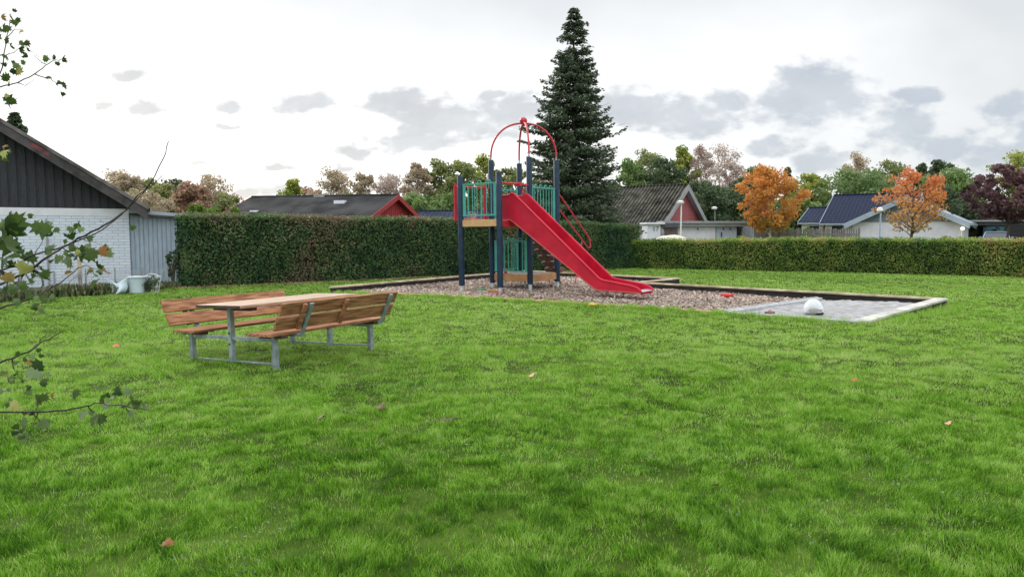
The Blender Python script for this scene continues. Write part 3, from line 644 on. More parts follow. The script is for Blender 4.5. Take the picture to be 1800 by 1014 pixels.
# ------------------------------------------------------------------ hedges
def hedge(name, a, b, h0, h1, th, m, dens, label, seed, size=.055, brown=(), grow=0, tmu=.36):
    a = Vector((*a, 0)); b = Vector((*b, 0)); d = (b - a); L_ = d.length; d.normalize(); nf = Vector((d.y, -d.x, 0))   # front normal
    root = thing(name, label, 'hedge', a)
    def ph(s, seed=seed): return h0 + (h1 - h0) * (s / L_) + (fbm(s * .35, s * 0 + 3.3, seed, 2) - .5) * .20 + (fbm(s * 2.5, s * 0 + 1.3, seed + 5, 2) - .5) * .09
    mb = MB(); nn = int(L_ / .5)
    for side in (-1, 1):
        mb.grid(lambda u_, v_: tuple(d * (u_ * L_) + nf * side * (th / 2 - .30) * (1) + Vector((0, 0, v_ * float(ph(u_ * L_) - .10)))), nn, 1)
    mb.grid(lambda u_, v_: tuple(d * (u_ * L_) + nf * (v_ * 2 - 1) * (th / 2 - .30) + Vector((0, 0, float(ph(u_ * L_) - .10)))), nn, 1)
    for e in (0, L_):
        mb.grid(lambda u_, v_: tuple(d * (abs(e - .12)) + nf * (u_ * 2 - 1) * (th / 2 - .30) + Vector((0, 0, v_ * float(ph(e) - .1)))), 1, 1)
    mb.build('twig_core', mat('hedge_core', (.018, .020, .012), 1, .5, 8), root)
    def depth(s, z): return (fbm(s * 1.3, z * 1.3 + 9, seed + 1, 3) - .5) * .36
    pts = []
    n = int(L_ * max(h0, h1) * dens); s = RNG.uniform(0, L_, n); z = RNG.random(n) * ph(s)
    off = th / 2 - .02 + depth(s, z) - RNG.exponential(.055, n) - .05 * np.clip(1 - (ph(s) - z) / .2, 0, 1)
    pts.append((s, z, off))
    n = int(L_ * h0 * dens * .25); s = RNG.uniform(0, L_, n); z = RNG.random(n) * ph(s); pts.append((s, z, -(th / 2 - .02 + depth(s, z) - RNG.exponential(.05, n))))
    n = int(L_ * th * dens * .9); s = RNG.uniform(0, L_, n); o_ = RNG.uniform(-th / 2, th / 2, n); z = ph(s) - .03 - RNG.exponential(.035, n) + RNG.random(n) ** 4 * (.13 + grow); pts.append((s, z, o_))
    for e in (0, L_):
        n = int(th * h0 * dens); z = RNG.random(n) * ph(np.full(n, e)); o_ = RNG.uniform(-th / 2, th / 2, n); pts.append((np.abs(e - RNG.exponential(.06, n)) if e == 0 else e - RNG.exponential(.06, n), z, o_))
    s = np.concatenate([p[0] for p in pts]); z = np.concatenate([p[1] for p in pts]); o_ = np.concatenate([p[2] for p in pts])
    P = np.stack([d.x * s + nf.x * o_, d.y * s + nf.y * o_, z], 1)
    t = tmu + (fbm(s * .7, z * .7, seed + 7) - .5) * .6 + (fbm(s * 3, z * 3, seed + 8, 2) - .5) * .5 + RNG.normal(0, .10, len(s))
    for (s0, w_, amt) in brown: t = t + amt * np.exp(-((s - s0) / w_) ** 2) * (fbm(s * 2, z * 1.2, seed + 19) + .25)
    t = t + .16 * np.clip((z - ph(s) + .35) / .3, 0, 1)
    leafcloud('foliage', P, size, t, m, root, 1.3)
    # bare twigs poking out of the top and face
    mb = MB()
    for k in range(int(L_ * 5)):
        s_ = random.uniform(0, L_); h_ = float(ph(s_)); f_ = random.uniform(-.3, th / 2); p = d * s_ + nf * f_ + Vector((0, 0, h_ - .15)); q = p + Vector((random.gauss(0, .05), random.gauss(0, .05), random.uniform(.12, .30 + grow)))
        mb.tube([p, q], [.006, .003], 3, False)
    mb.build('twigs', M['bark'], root)
    return root
HL0 = (-10.15, 22.5 + .6); HL1 = (5.6, 35.3)
hedge('hedge', (-10.28, 22.92), (5.75, 35.6), 2.30, 2.05, 1.1, LM['hedge'], 850, 'tall dark green clipped hedge running from the shed to behind the tower', 11, .060, [(4.3, 1.0, .75), (1.2, .7, .3), (8.2, .9, .35), (12.5, .9, .3)], tmu=.33)
hedge('hedge', (5.8, 35.45), (26.5, 26.2), 1.34, 1.40, 1.0, LM['hedge2'], 950, 'low green clipped hedge with yellowing leaves along the right side of the lawn', 12, .055, [(4.5, 1.2, .3), (9, 1.5, .22), (15, 1.5, .2)], tmu=.36)
# leaf litter along hedge foot
n = 2500; t = RNG.random(n); x = -10.3 + t * 15.6; y = 22.1 + t * 12.6 + RNG.normal(0, .12, n)
leafo = leafcloud('leaf_litter', np.stack([x, y, hgt(x, y) + .02], 1), .05, RNG.random(n), LM['rust']); tag(leafo, 'brown leaf litter along the foot of the tall hedge', 'leaf litter', kind='stuff')
# ------------------------------------------------------------------ trees
def tree(name, px, ty, wpx, d, m, label, n=5000, ls=.20, cz=.25, bark='bark', sparse=0, shape='round', group=None, py0=None, trunkr=None, x=None, seed=None, cat='tree', zbase=0, dy=0):
    xx = (px - 900) / F * d * 1.004; H = HC + (408 - ty) * d / F; w = wpx * d / F / 2
    rs = random.Random(int(px * 7 + ty)); z0 = H * cz
    root = thing(name, label, cat, (xx, d, zbase), 0, group)
    H -= zbase
    mb = MB(); tr = trunkr or max(.10, H * .018)
    lean = rs.uniform(-.2, .2)
    def tp(t): return Vector((lean * t * t + .1 * math.sin(t * 5), .1 * math.cos(t * 4), H * t * .93))
    mb.tube([tp(i / 9) for i in range(10)], [tr * (1 - .88 * i / 9) for i in range(10)], 8)
    cl = []; hc = (H - z0) / 2; zc = z0 + hc
    nb = 26 if shape != 'cone' else 30
    for k in range(nb):
        a = k * 2.4 + rs.uniform(-.4, .4); t = (k + .5) / nb
        zz = z0 + (H - z0) * t
        if shape == 'round': rr = w * math.sqrt(max(.02, 1 - (2 * t - 1) ** 2 * .93)) * (1.0 if t < .6 else .92)
        elif shape == 'cone': rr = w * (1 - t) ** .8 + .05 * w
        elif shape == 'oval': rr = w * math.sqrt(max(.03, 1 - (2 * t - .8) ** 2 * .72)) * .95
        elif shape == 'vase': rr = w * (.45 + .6 * t) * (1 if t < .8 else 1.6 - .8 * t)
        rr *= rs.uniform(.65, 1.12)
        tip = Vector((math.cos(a) * rr, math.sin(a) * rr, zz)) + tp(zz / H * .5) * Vector((1, 1, 0)).x * 0
        s = tp(max(.12, (zz - rr * .55) / H)); mid = (s + tip) / 2 + Vector((0, 0, rr * .12))
        mb.tube([s, mid, tip], [tr * .32, tr * .18, tr * .05], 5, False); 
        for j in range(2):
            q = lerp(mid, tip, rs.uniform(.2, .9)) + Vector((rs.gauss(0, .16), rs.gauss(0, .16), rs.uniform(0, .22))) * w * .8; mb.tube([mid, q], [tr * .12, tr * .04], 4, False); cl.append(q)
        cl.append(tip); cl.append(mid)
    cl.append(Vector((0, 0, H * .97))); cl.append(Vector((.05 * w, 0, H * .9)))
    mb.build('trunk', M[bark], root, smooth=True)
    cl = np.array([tuple(c) for c in cl]); r = np.array([rs.uniform(.10, .30) for _ in cl]) * min(w, hc) * (1.05 if not sparse else .9)
    wts = r ** 2; wts /= wts.sum(); ci = RNG.choice(len(cl), n, p=wts)
    G = RNG.normal(size=(n, 3)); G /= np.linalg.norm(G, axis=1)[:, None]; G *= (RNG.random(n) ** .45)[:, None] * r[ci][:, None] * np.array([1.25, 1.25, .9])
    P = cl[ci] + G
    if sparse: 
        k = RNG.random(n) < (1 - sparse * .6); P = P[k]; ci = ci[k]
    if shape == 'willow': pass
    ctint = RNG.normal(0, .15, len(cl))
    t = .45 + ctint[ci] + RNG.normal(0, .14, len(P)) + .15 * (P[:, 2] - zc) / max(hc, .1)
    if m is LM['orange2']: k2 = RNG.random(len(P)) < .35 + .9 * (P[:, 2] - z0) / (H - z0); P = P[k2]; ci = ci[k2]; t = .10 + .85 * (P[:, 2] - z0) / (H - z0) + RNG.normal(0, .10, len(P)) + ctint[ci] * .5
    P[:, 2] = np.maximum(P[:, 2], .15)
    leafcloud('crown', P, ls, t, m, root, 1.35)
    return root
def spruce(px, ty, d, wlow, label, name='spruce_tree', lv=72, npb=140, ls=.098, hgt_extra=0, seed=5):
    xx = (px - 900) / F * d; H = at(px, ty, d).z
    rs = random.Random(seed); root = thing(name, label, 'tree', (xx, d, 0))
    mb = MB(); mb.tube([(0, 0, 0), (.04, 0, H * .4), (0, 0, H * .8), (0, 0, H)], [.20, .14, .06, .01], 10)
    PP = []; AA = []; TT_ = []
    for k in range(lv):
        t = (k + .5) / lv; z = .6 + (H - .65) * t
        base_r = wlow * ((1 - t) ** .74) * (.86 if t < .10 else 1)
        nb = 11 if t < .8 else 7
        for j in range(nb):
            a = rs.uniform(0, 2 * math.pi); z = .6 + (H - .65) * t + rs.uniform(-.22, .22) * (1 - t); rr = base_r * rs.uniform(.50, 1.0) * (1.28 if rs.random() < .12 else 1) + .08
            dr = rs.uniform(.02, .22) if t < .85 else -.25
            up = rs.uniform(.15, .5)
            m_ = max(6, int(npb * rr / wlow * 1.4 + 8))
            s = RNG.random(m_) ** .6
            # branch curve: droops then tips turn up
            bz = -dr * rr * np.sin(s * math.pi * .85) * 1.2 + up * .35 * rr * np.clip(s - .55, 0, 1) ** 1.2 - .05 * rr * s
            side = RNG.normal(0, 1, m_) * (.055 + .11 * rr * (1 - .45 * s)) * .9; hang = -RNG.random(m_) * .16 * (1 - .3 * s)
            ca, sa = math.cos(a), math.sin(a)
            P = np.stack([ca * rr * s - sa * side, sa * rr * s + ca * side, z + bz + hang * .7 + RNG.normal(0, .03, m_)], 1)
            A = np.stack([ca * np.ones(m_) - sa * np.sign(side) * .8, sa * np.ones(m_) + ca * np.sign(side) * .8, -.25 + RNG.normal(0, .45, m_)], 1); A /= np.linalg.norm(A, axis=1)[:, None]
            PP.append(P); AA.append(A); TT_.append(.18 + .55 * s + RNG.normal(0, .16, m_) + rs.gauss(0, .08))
            mb.tube([(0, 0, z), (ca * rr * .5, sa * rr * .5, z - dr * rr * .9), (ca * rr, sa * rr, z + up * .1 * rr - .05 * rr)], [.02, .014, .004], 4, False)
    mb.build('trunk', M['bark'], root, smooth=True)
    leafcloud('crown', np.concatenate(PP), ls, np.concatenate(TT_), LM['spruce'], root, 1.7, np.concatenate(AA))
    return root
spruce(1006, 12, 37.3, 3.6, 'tall blue-green spruce standing behind the play tower')
spruce(38, 196, 38, 1.9, 'dark conifer top showing above the left house roof', 'conifer_tree', 45, 55, .15, seed=9)
BT = [
 (232, 311, 46, 58, 'birch', 'beige treetop between the first two behind the left roof slope', dict(sparse=.3, shape='oval')),
 (300, 330, 60, 64, 'birch', 'wide beige tree behind the shed among rusty crowns', dict(sparse=.3)),
 (335, 322, 40, 68, 'birch', 'pale narrow tree above the rusty crown by the shed', dict(sparse=.4)),
 # px, ty, w, d, mat, label, kw
 (212, 306, 58, 62, 'birch', 'sparse pale beige tree just right of the left roof slope', dict(sparse=.5, shape='oval', bark='birch')),
 (250, 318, 50, 60, 'birch', 'beige tree second from the left roof slope', dict(sparse=.5, bark='birch')),
 (285, 324, 60, 58, 'olive', 'greyish green tree above the shed roof', dict(sparse=.2)),
 (318, 324, 60, 66, 'dark', 'dull dark green tree between beige and rusty crowns', dict(sparse=.2)),
 (345, 330, 62, 57, 'rust', 'rusty red-brown tree above the hedge near the shed', dict(sparse=.1)),
 (376, 312, 64, 63, 'birch', 'sparse pale tree rising right of the rusty one', dict(sparse=.55, shape='oval', bark='birch')),
 (262, 345, 90, 52, 'birch', 'low brown-pink thicket tree behind the shed roof', dict(sparse=.2)),
 (405, 350, 60, 60, 'olive', 'low olive shrub tree left of the long dark roof', dict(sparse=.3)),
 (520, 319, 42, 62, 'yellowgreen', 'small conical yellow-green tree above the long dark roof', dict(shape='cone')),
 (552, 336, 50, 66, 'rust', 'thin brownish tree beside the conical yellow-green tree', dict(sparse=.5)),
 (592, 306, 62, 62, 'birch', 'pale birch above the middle of the long dark roof', dict(sparse=.4, shape='oval', bark='birch')),
 (643, 309, 46, 61, 'birch', 'narrow pale birch above the red gable', dict(sparse=.45, shape='oval', bark='birch')),
 (692, 312, 66, 64, 'pink', 'pale pinkish sparse tree right of the red gable', dict(sparse=.45, bark='birch')),
 (738, 292, 44, 60, 'birch', 'tall thin pale birch left of the tower', dict(sparse=.4, shape='oval', bark='birch')),
 (778, 290, 66, 62, 'olive', 'olive green birch just left of the tower', dict(sparse=.15, shape='oval')),
 (818, 292, 66, 60, 'olive', 'olive tree directly behind the left tower railing', dict(sparse=.1)),
 (852, 282, 66, 64, 'yellowgreen', 'yellowish tree behind the tower arches', dict(sparse=.3, shape='oval')),
 (900, 300, 66, 62, 'olive', 'olive tree seen between the tower posts', dict(sparse=.2)),
 (735, 350, 90, 56, 'mid', 'low green tree above the navy roof', dict(sparse=.1)),
 (790, 348, 80, 58, 'mid', 'broad low green tree touching the red bay of the tower', dict()),
 (620, 345, 70, 66, 'olive', 'low olive tree hidden behind the long dark roof', dict(sparse=.2)),
 (1108, 288, 56, 72, 'mid', 'rounded green tree next to the right side of the spruce', dict()),
 (1138, 270, 76, 76, 'olive', 'large olive tree behind the corrugated roof', dict(sparse=.15)),
 (1165, 282, 60, 70, 'dark', 'dark green tree above the corrugated roof ridge', dict()),
 (1196, 266, 46, 74, 'yellowgreen', 'tall yellow-green poplar left of the bare grey trees', dict(shape='oval')),
 (1228, 262, 46, 74, 'pink', 'tall pale bare tree with a white trunk', dict(sparse=.3, shape='oval', bark='birch')),
 (1262, 262, 74, 78, 'pink', 'wide bare grey-pink tree behind the garages', dict(sparse=.25, bark='birch')),
 (1284, 290, 40, 74, 'pink', 'smaller bare grey-pink tree at the right of the bare group', dict(sparse=.4, bark='birch')),
 (1225, 328, 84, 66, 'dark', 'dark green round tree directly right of the grey gable', dict()),
 (1272, 332, 76, 68, 'dark', 'dark green tree behind the thin dark lamp post', dict()),
 (1312, 318, 60, 70, 'dark', 'dark tree left behind the bright orange tree', dict()),
 (1328, 300, 56, 74, 'mid', 'green tree peeping above the bright orange tree', dict()),
 (1378, 296, 16, 76, 'dark', 'slim dark conifer right of the bright orange crown', dict(shape='cone')),
 (1390, 318, 16, 74, 'dark', 'shorter slim conifer beside the yellow-green tree', dict(shape='cone')),
 (1420, 310, 66, 70, 'yellowgreen', 'yellow-green rounded tree between the orange tree and the navy roof', dict(sparse=.1)),
 (1400, 350, 60, 64, 'mid', 'low green tree behind the picket fence', dict()),
 (1488, 304, 90, 66, 'willow', 'broad soft green willow behind the navy roof', dict(n=9000)),
 (1530, 318, 70, 68, 'willow', 'second soft green tree above the navy roof', dict()),
 (1500, 276, 44, 78, 'birch', 'thin brownish treetop rising above the willow', dict(sparse=.5, bark='bark')),
 (1560, 290, 80, 76, 'olive', 'olive tree behind the fading orange tree', dict(sparse=.1)),
 (1612, 290, 28, 74, 'dark', 'dark pine top just right of the fading orange crown', dict(shape='cone')),
 (1642, 284, 44, 76, 'dark', 'dark ragged pine above the pale blue gable', dict(sparse=.3)),
 (1672, 306, 84, 68, 'mid', 'green tree above the pale roof slope on the right', dict()),
 (1640, 330, 80, 66, 'dark', 'low dark tree behind the pale blue gable', dict()),
 (1785, 276, 84, 70, 'yellowgreen', 'green-yellow tree standing behind the purple tree', dict(sparse=.1)),
 (1815, 290, 80, 72, 'mid', 'green tree cut by the right frame edge', dict()),
 (1706, 330, 50, 66, 'purple', 'small purple-brown tree left of the large purple tree', dict(sparse=.3)),
]
for px, ty, w_, d_, mm, lb, kw in BT:
    kw = dict(kw); kw.setdefault('n', 7500)
    if 'sparse' in kw and mm in ('birch', 'pink'): kw['sparse'] *= .65
    tree('background_tree', px, ty, w_ * (1.5 if mm in ('birch', 'pink') else 1.34), d_, LM[mm], lb, ls=.21 if mm not in ('birch', 'pink') else .16, cz=.12, group='trees behind the houses', **kw)

rf_ = random.Random(4)
for i, px in enumerate(list(range(205, 440, 34)) + list(range(500, 950, 38)) + list(range(1095, 1340, 40)) + list(range(1380, 1800, 40))):
    tree('background_tree', px + rf_.uniform(-9, 9), rf_.uniform(343, 358), rf_.uniform(60, 90), rf_.uniform(80, 92), LM[rf_.choice(['olive', 'mid', 'olive', 'dark', 'rust'] if px < 950 else ['olive', 'mid', 'dark', 'dark'])], 'one of the low far trees filling the gaps in the tree line behind the houses', n=3200, ls=.26, cz=.04, group='low far trees filling the tree line')
tree('maple_tree', 1348, 300, 106, 47, LM['orange'], 'bright orange autumn tree beside the garages', n=5600, ls=.17, cz=.36, sparse=.15, trunkr=.09, bark='birch')
tree('maple_tree', 1595, 303, 112, 45, LM['orange2'], 'thinner fading orange tree in front of the pale blue gable', n=3600, ls=.16, cz=.34, trunkr=.11, sparse=.2)
tree('purple_tree', 1764, 302, 128, 50, LM['purple'], 'large purple-leaved tree over the dark carport on the right', n=8500, ls=.18, cz=.47, sparse=.15)
# shrubs just behind the hedges
def shrub(px, ty, wpx, d, m, label, n=2600, ls=.11, name='shrub', zb=0):
    xx = (px - 900) / F * d; H = HC + (408 - ty) * d / F - zb; w = wpx * d / F / 2; root = thing(name, label, 'shrub', (xx, d, zb))
    k = 26; c = np.stack([RNG.uniform(-.8, .8, k) * w, RNG.uniform(-.4, .4, k) * w, RNG.uniform(.25, .9, k) * H], 1); r = RNG.uniform(.15, .34, k) * min(w, H)
    ci = RNG.integers(0, k, n); P = c[ci] + rnd_unit(n) * (RNG.random(n) ** .4)[:, None] * r[ci][:, None]; P[:, 2] = np.clip(P[:, 2], .02, None)
    leafcloud('foliage', P, ls, .45 + RNG.normal(0, .22, n), m, root, 1.6)
    mb = MB()
    for q in c[::2]: mb.tube([(0, 0, 0), tuple(q * .5 + np.array([0, 0, .1])), tuple(q)], [.03, .02, .008], 5, False)
    mb.build('stems', M['bark'], root, smooth=True)
    return root
shrub(355, 352, 46, 29, LM['bright'], 'bright green laurel shrub behind the hedge near the shed', 3200)
shrub(398, 353, 66, 30, LM['bright'], 'bright green shrub beside the end of the long dark roof', 3600)
shrub(318, 363, 40, 32, LM['maroon'], 'dark maroon shrub peeking over the shed roof corner')
shrub(765, 374, 26, 40, LM['mid'], 'small round green bush in front of the navy roof', 1500)
shrub(1300, 410, 40, 38, LM['yellowgreen'], 'yellow-leaved shrub just behind the low hedge under the orange tree', 1500, .09)
shrub(1665, 412, 60, 33, LM['yellowgreen'], 'pale green shrub behind the hedge near the porch light', 1800, .08)
shrub(1425, 394, 30, 53, LM['bright'], 'small green bush behind the picket fence end', 1200)
shrub(303, 430, 24, 23.0, LM['dark'], 'thin dark climbing shrub against the blue-grey shed', 420, .07)
shrub(258, 486, 44, 20.8, LM['dark'], 'small dark weeds around the white tubs', 380, .05)
# ------------------------------------------------------------------ buildings
def slope(mb, e0, e1, r1, r0, kind, nu, nv, amp):
    """grid from eave (e0..e1) to ridge (r0..r1) with relief"""
    e0, e1, r0, r1 = map(Vector, (e0, e1, r0, r1)); nr = (e1 - e0).cross(r0 - e0).normalized()
    if nr.z < 0: nr = -nr
    def fn(u_, v_):
        p = lerp(lerp(e0, e1, u_), lerp(r0, r1, u_), v_); h = 0
        if kind in ('corr', 'tile'): h += amp * math.sin(u_ * nu / 4 * 2 * math.pi)
        if kind in ('tile', 'course'): h += (amp * .9) * (1 - (v_ * nv / 4) % 1)
        return tuple(p + nr * h)
    mb.grid(fn, nu, nv)
def gable(root, L_, W_, ez, rz, wallm, gabm, roofm, trimm, kind='tile', Mx=None, oh=.35, barge=.22, pitchu=.30, ends=(0, 1), z0=0, chim=None, board=True):
    Mx = Mx or Matrix.Identity(4)
    mb = MB(Mx); mb.box((0, 0, z0), (L_, W_, ez)); wall = mb.build('wall', wallm, root)
    sl_ = (rz - ez) / (W_ / 2)
    for e in ends:
        x = -.0 if e == 0 else L_; dx = -.04 if e == 0 else .04
        mb = MB(Mx); mb.prism([(x, .0, ez + .003), (x, W_, ez + .003), (x, W_ / 2, rz - .05)], (dx, 0, 0)); gp = mb.build('gable', gabm, root)
        if board:
            mb = MB(Mx); k = int(W_ / .3)
            for i in range(1, k):
                y = W_ * i / k; zt = min(rz - .1, ez + sl_ * min(y, W_ - y)); mb.box((min(x + dx, x + dx * 1.6), y - .02, ez + .01), (max(x + dx, x + dx * 1.6), y + .02, max(zt - .08, ez + .02)))
            mb.build('batten', gabm, gp)
    for side in (0, 1):
        y_e = -oh if side == 0 else W_ + oh; ze = ez - sl_ * oh; mb = MB(Mx)
        nu = int((L_ + 2 * oh) / pitchu * 4); nv = 4 * max(3, int(W_ / 2 / .30)) if kind != 'corr' else 2
        slope(mb, (-oh, y_e, ze + .10), (L_ + oh, y_e, ze + .10), (L_ + oh, W_ / 2, rz + .10), (-oh, W_ / 2, rz + .10), kind, nu if kind != 'course' else 4, nv, .022)
        rf = mb.build('roof', roofm, root, smooth=(kind == 'corr'))
        mb = MB(Mx); mb.prism([(-oh + .02, y_e, ze), (-oh + .02, W_ / 2, rz), (-oh + .02, W_ / 2, rz + .065), (-oh + .02, y_e, ze + .065)], (L_ + 2 * oh - .04, 0, 0)); mb.build('roof_deck', trimm, rf)
        for x in (-oh - .03, L_ + oh):
            mb = MB(Mx); mb.prism([(x, y_e, ze - barge + .10), (x, W_ / 2, rz - barge + .10), (x, W_ / 2, rz + .135), (x, y_e, ze + .135)], (.03, 0, 0)); mb.build('bargeboard', trimm, root)
        mb = MB(Mx); yg = y_e - .08 if side == 0 else y_e; mb.box((-oh, yg, ze - .02), (L_ + oh, yg + .08, ze + .07)); mb.build('gutter', trimm, root)
    mb = MB(Mx); mb.tube([(-oh, W_ / 2, rz + .12), (L_ + oh, W_ / 2, rz + .12)], .07, 8); mb.build('ridge_cap', roofm, root, smooth=True)
    return wall
def window(root, x0, z0, x1, z1, y, Mx=None):
    mb = MB(Mx); mb.box((x0, y - .03, z0), (x1, y, z1)); f = mb.build('window', M['white'], root)
    mb = MB(Mx); mb.box((x0 + .06, y - .04, z0 + .06), (x1 - .06, y - .031, z1 - .06)); mb.build('pane', M['glass'], f)
# left house
hy = 24.0
HR = R(28.5); hloc = Vector((at(228, 420, hy).x, hy, 0))
lh = thing('brick_house', 'white brick house with charcoal board gable at the left edge', 'house', hloc, HR)
def onp(px, py, yo=0.0):
    "local house coordinates of a pixel's ray on the plane y = yo"
    Mi = Matrix.Rotation(-HR, 3, 'Z'); d = Mi @ ray(px, py); o_ = Mi @ (Vector((0, 0, HC)) - hloc); t = (yo - o_.y) / d.y
    return o_ + d * t
ox = 0.0
bm_ = bpy.data.materials.new('white_brick'); bm_.use_nodes = True; t = bm_.node_tree; b = t.nodes['Principled BSDF']
a1 = t.nodes.new('ShaderNodeTexCoord'); s1 = t.nodes.new('ShaderNodeSeparateXYZ'); c1 = t.nodes.new('ShaderNodeCombineXYZ'); br = t.nodes.new('ShaderNodeTexBrick')
t.links.new(a1.outputs['Object'], s1.inputs[0]); t.links.new(s1.outputs[0], c1.inputs[0]); t.links.new(s1.outputs[2], c1.inputs[1]); t.links.new(c1.outputs[0], br.inputs[0])
br.inputs['Color1'].default_value = (.66, .72, .81, 1); br.inputs['Color2'].default_value = (.58, .64, .73, 1); br.inputs['Mortar'].default_value = (.36, .40, .46, 1)  # blue of skylit shade is mixed into the brick colours
br.inputs['Scale'].default_value = 1; br.inputs['Mortar Size'].default_value = .009; br.inputs['Brick Width'].default_value = .32; br.inputs['Row Height'].default_value = .092; br.inputs['Mortar Smooth'].default_value = .3
t.links.new(br.outputs[0], b.inputs['Base Color']); b.inputs['Roughness'].default_value = .7
bu = t.nodes.new('ShaderNodeBump'); bu.inputs['Strength'].default_value = .6; bu.inputs['Distance'].default_value = .01; bu.invert = True; t.links.new(br.outputs['Fac'], bu.inputs['Height']); t.links.new(bu.outputs[0], b.inputs['Normal'])
zb = onp(150, 380).z; zt = onp(150, 366.5).z
HW = 12.4
mb = MB(); mb.box((-HW, 0, 0), (0, 9, zb)); mb.build('brick_wall', bm_, lh)
mb = MB(); mb.box((-HW, -.015, zb + .001), (.0, 9, zt)); mb.build('top_band', M['bluewhite'], lh)
fy = -.55
Ex = onp(258, 370, fy); Tx = onp(0, 216, fy); sl_ = (Tx.z - Ex.z) / (Ex.x - Tx.x)
mx_ = -HW / 2; ex = Ex.x - ox; ez = Ex.z; rz_ = ez + sl_ * (ex - mx_)
mb = MB()   # gable cladding
mb.prism([(-HW + .02, .02, zt), (-.02, .02, zt), (-.02, .02, ez - .25 + sl_ * (ex + .02)), (mx_, .02, rz_ - .25), (-HW + .02, .02, ez - .25 + sl_ * ex)], (0, 8.9, 0)); gb = mb.build('gable', M['blackwood'], lh)
mb = MB(); 
for i in range(60):
    xx = -.10 - i * .24
    zt2 = (ez - .27 + sl_ * (ex - xx)) if xx > mx_ else (ez - .27 + sl_ * (ex + (xx + HW)))
    if zt2 > zt + .1 and xx > -HW: mb.box((xx - .16, -.012, zt - .03), (xx, .019, zt2))
mb.build('cladding_boards', M['blackwood'], gb)
for sg in (1, -1):
    e_ = ex if sg == 1 else 2 * mx_ - ex
    mb = MB(); mb.prism([(e_, fy + .03, ez - .06), (mx_, fy + .03, rz_ - .06), (mx_, fy + .03, rz_ + .10), (e_, fy + .03, ez + .10)], (0, 9.8, 0)); rf = mb.build('roof', M['roofdark'], lh)
    mb = MB(); mb.prism([(e_ + sg * .03, fy, ez - .30), (mx_, fy, rz_ - .25), (mx_, fy, rz_ + .01), (e_ + sg * .03, fy, ez + .01)], (0, .028, 0)); mb.build('bargeboard', M['blackroof'], lh)
    mb = MB(); mb.prism([(e_ + sg * .05, fy - .03, ez + .012), (mx_, fy - .03, rz_ + .012), (mx_, fy - .03, rz_ + .13), (e_ + sg * .05, fy - .03, ez + .13)], (0, .05, 0)); mb.build('verge_strip', mat('weathered_verge', (.10, .085, .085), .7, .5, 2.0, c2=(.20, .19, .19)), lh)
mb = MB()
a_, b_ = onp(52, 250, fy), onp(86, 270, fy)
za = ez + sl_ * (Ex.x - a_.x); zb2 = ez + sl_ * (Ex.x - b_.x)
mb.prism([(a_.x - ox, fy - .004, za - .16), (b_.x - ox, fy - .004, zb2 - .14), (b_.x - ox, fy - .004, zb2 + .0), (a_.x - ox, fy - .004, za - .0)], (0, .003, 0)); mb.build('faded_red_patch', mat('faded_red_paint', (.14, .04, .042), .8, .4, 8), lh)
mb = MB(); mb.box((ex - .02, fy, ez - .02), (ex + .10, 9.2, ez + .08)); mb.build('gutter', M['black'], lh)
xp = onp(83, 420).x; mb = MB(); mb.tube([(xp, -.06, 0), (xp, -.06, zb - .1)], .028, 8); mb.build('downpipe', M['greytrim'], lh, smooth=True)
# shed
x1_ = onp(330, 400, .1).x
sh = thing('garden_shed', 'blue-grey vertical board shed joined to the brick house', 'shed', hloc, HR)
w_ = x1_ - ox; zs = onp(240, 377).z; ze = onp(312, 384).z
mb = MB(); mb.prism([(.005, .12, 0), (w_, .12, 0), (w_, .12, ze), (.005, .12, zs)], (0, 4, 0)); wl = mb.build('wall', M['bluegrey'], sh)
for i in range(13):
    xx = .03 + i * .135
    if xx > w_ - .1: break
    mb = MB(); mb.box((xx, .095, .05), (xx + .10, .119, zs - (zs - ze) * (xx + .1) / w_ - .02)); mb.build('board', M['bluegrey'], wl)
mb = MB(); mb.prism([(-.0, -.12, zs + .02), (w_ + .1, -.12, ze + .02), (w_ + .1, -.12, ze + .14), (0, -.12, zs + .16)], (0, 4.4, 0)); mb.build('roof', M['roofgreyblue'], sh)
mb = MB(); mb.prism([(.0, -.14, zs - .02), (w_ + .1, -.14, ze - .02), (w_ + .1, -.14, ze + .04), (0, -.14, zs + .04)], (0, .018, 0)); mb.build('fascia', M['blackroof'], sh)
# long dark roof house with red gable
r_ = thing('dark_roof_house', 'low house with long charcoal roof and bright red gable behind the tall hedge', 'house', (-8.4 + .259 * 8, 42 + .966 * 8, 0), R(165))
gable(r_, 9.5, 8, 2.40, 3.86, M['cream'], M['redwood'], M['roofdark'], M['redwood'], 'course', oh=.4, barge=.26)
mb = MB(); mb.box((2.5, 5.2, 3.40), (3.2, 5.5, 3.62)); mb.build('roof_vent', M['white'], r_); mb = MB(); mb.box((4.6, 3.7, 3.9), (5.3, 4.2, 4.05)); mb.build('roof_cowl', M['greytrim'], r_)
mb = MB(); mb.box((7.6, 6.7, 2.80), (8.1, 6.9, 3.02)); mb.build('skylight', M['white'], r_)
r_ = thing('navy_roof_house', 'house with small navy roof left of the tower', 'house', (-6.4, 50, 0), 0)
gable(r_, 5.2, 7, 2.30, 3.10, M['cream'], M['cream'], M['roofnavy'], M['roofnavy'], 'tile', oh=.3)
# grey gabled house
r_ = thing('corrugated_roof_house', 'white house with mossy corrugated roof and dull red gable', 'house', (14.9, 58.5, 0), R(145))
gable(r_, 12, 8, 2.45, 5.08, M['cream'], M['dullred'], M['rooffibre'], M['greytrim'], 'corr', oh=.5, barge=.42, pitchu=.26)
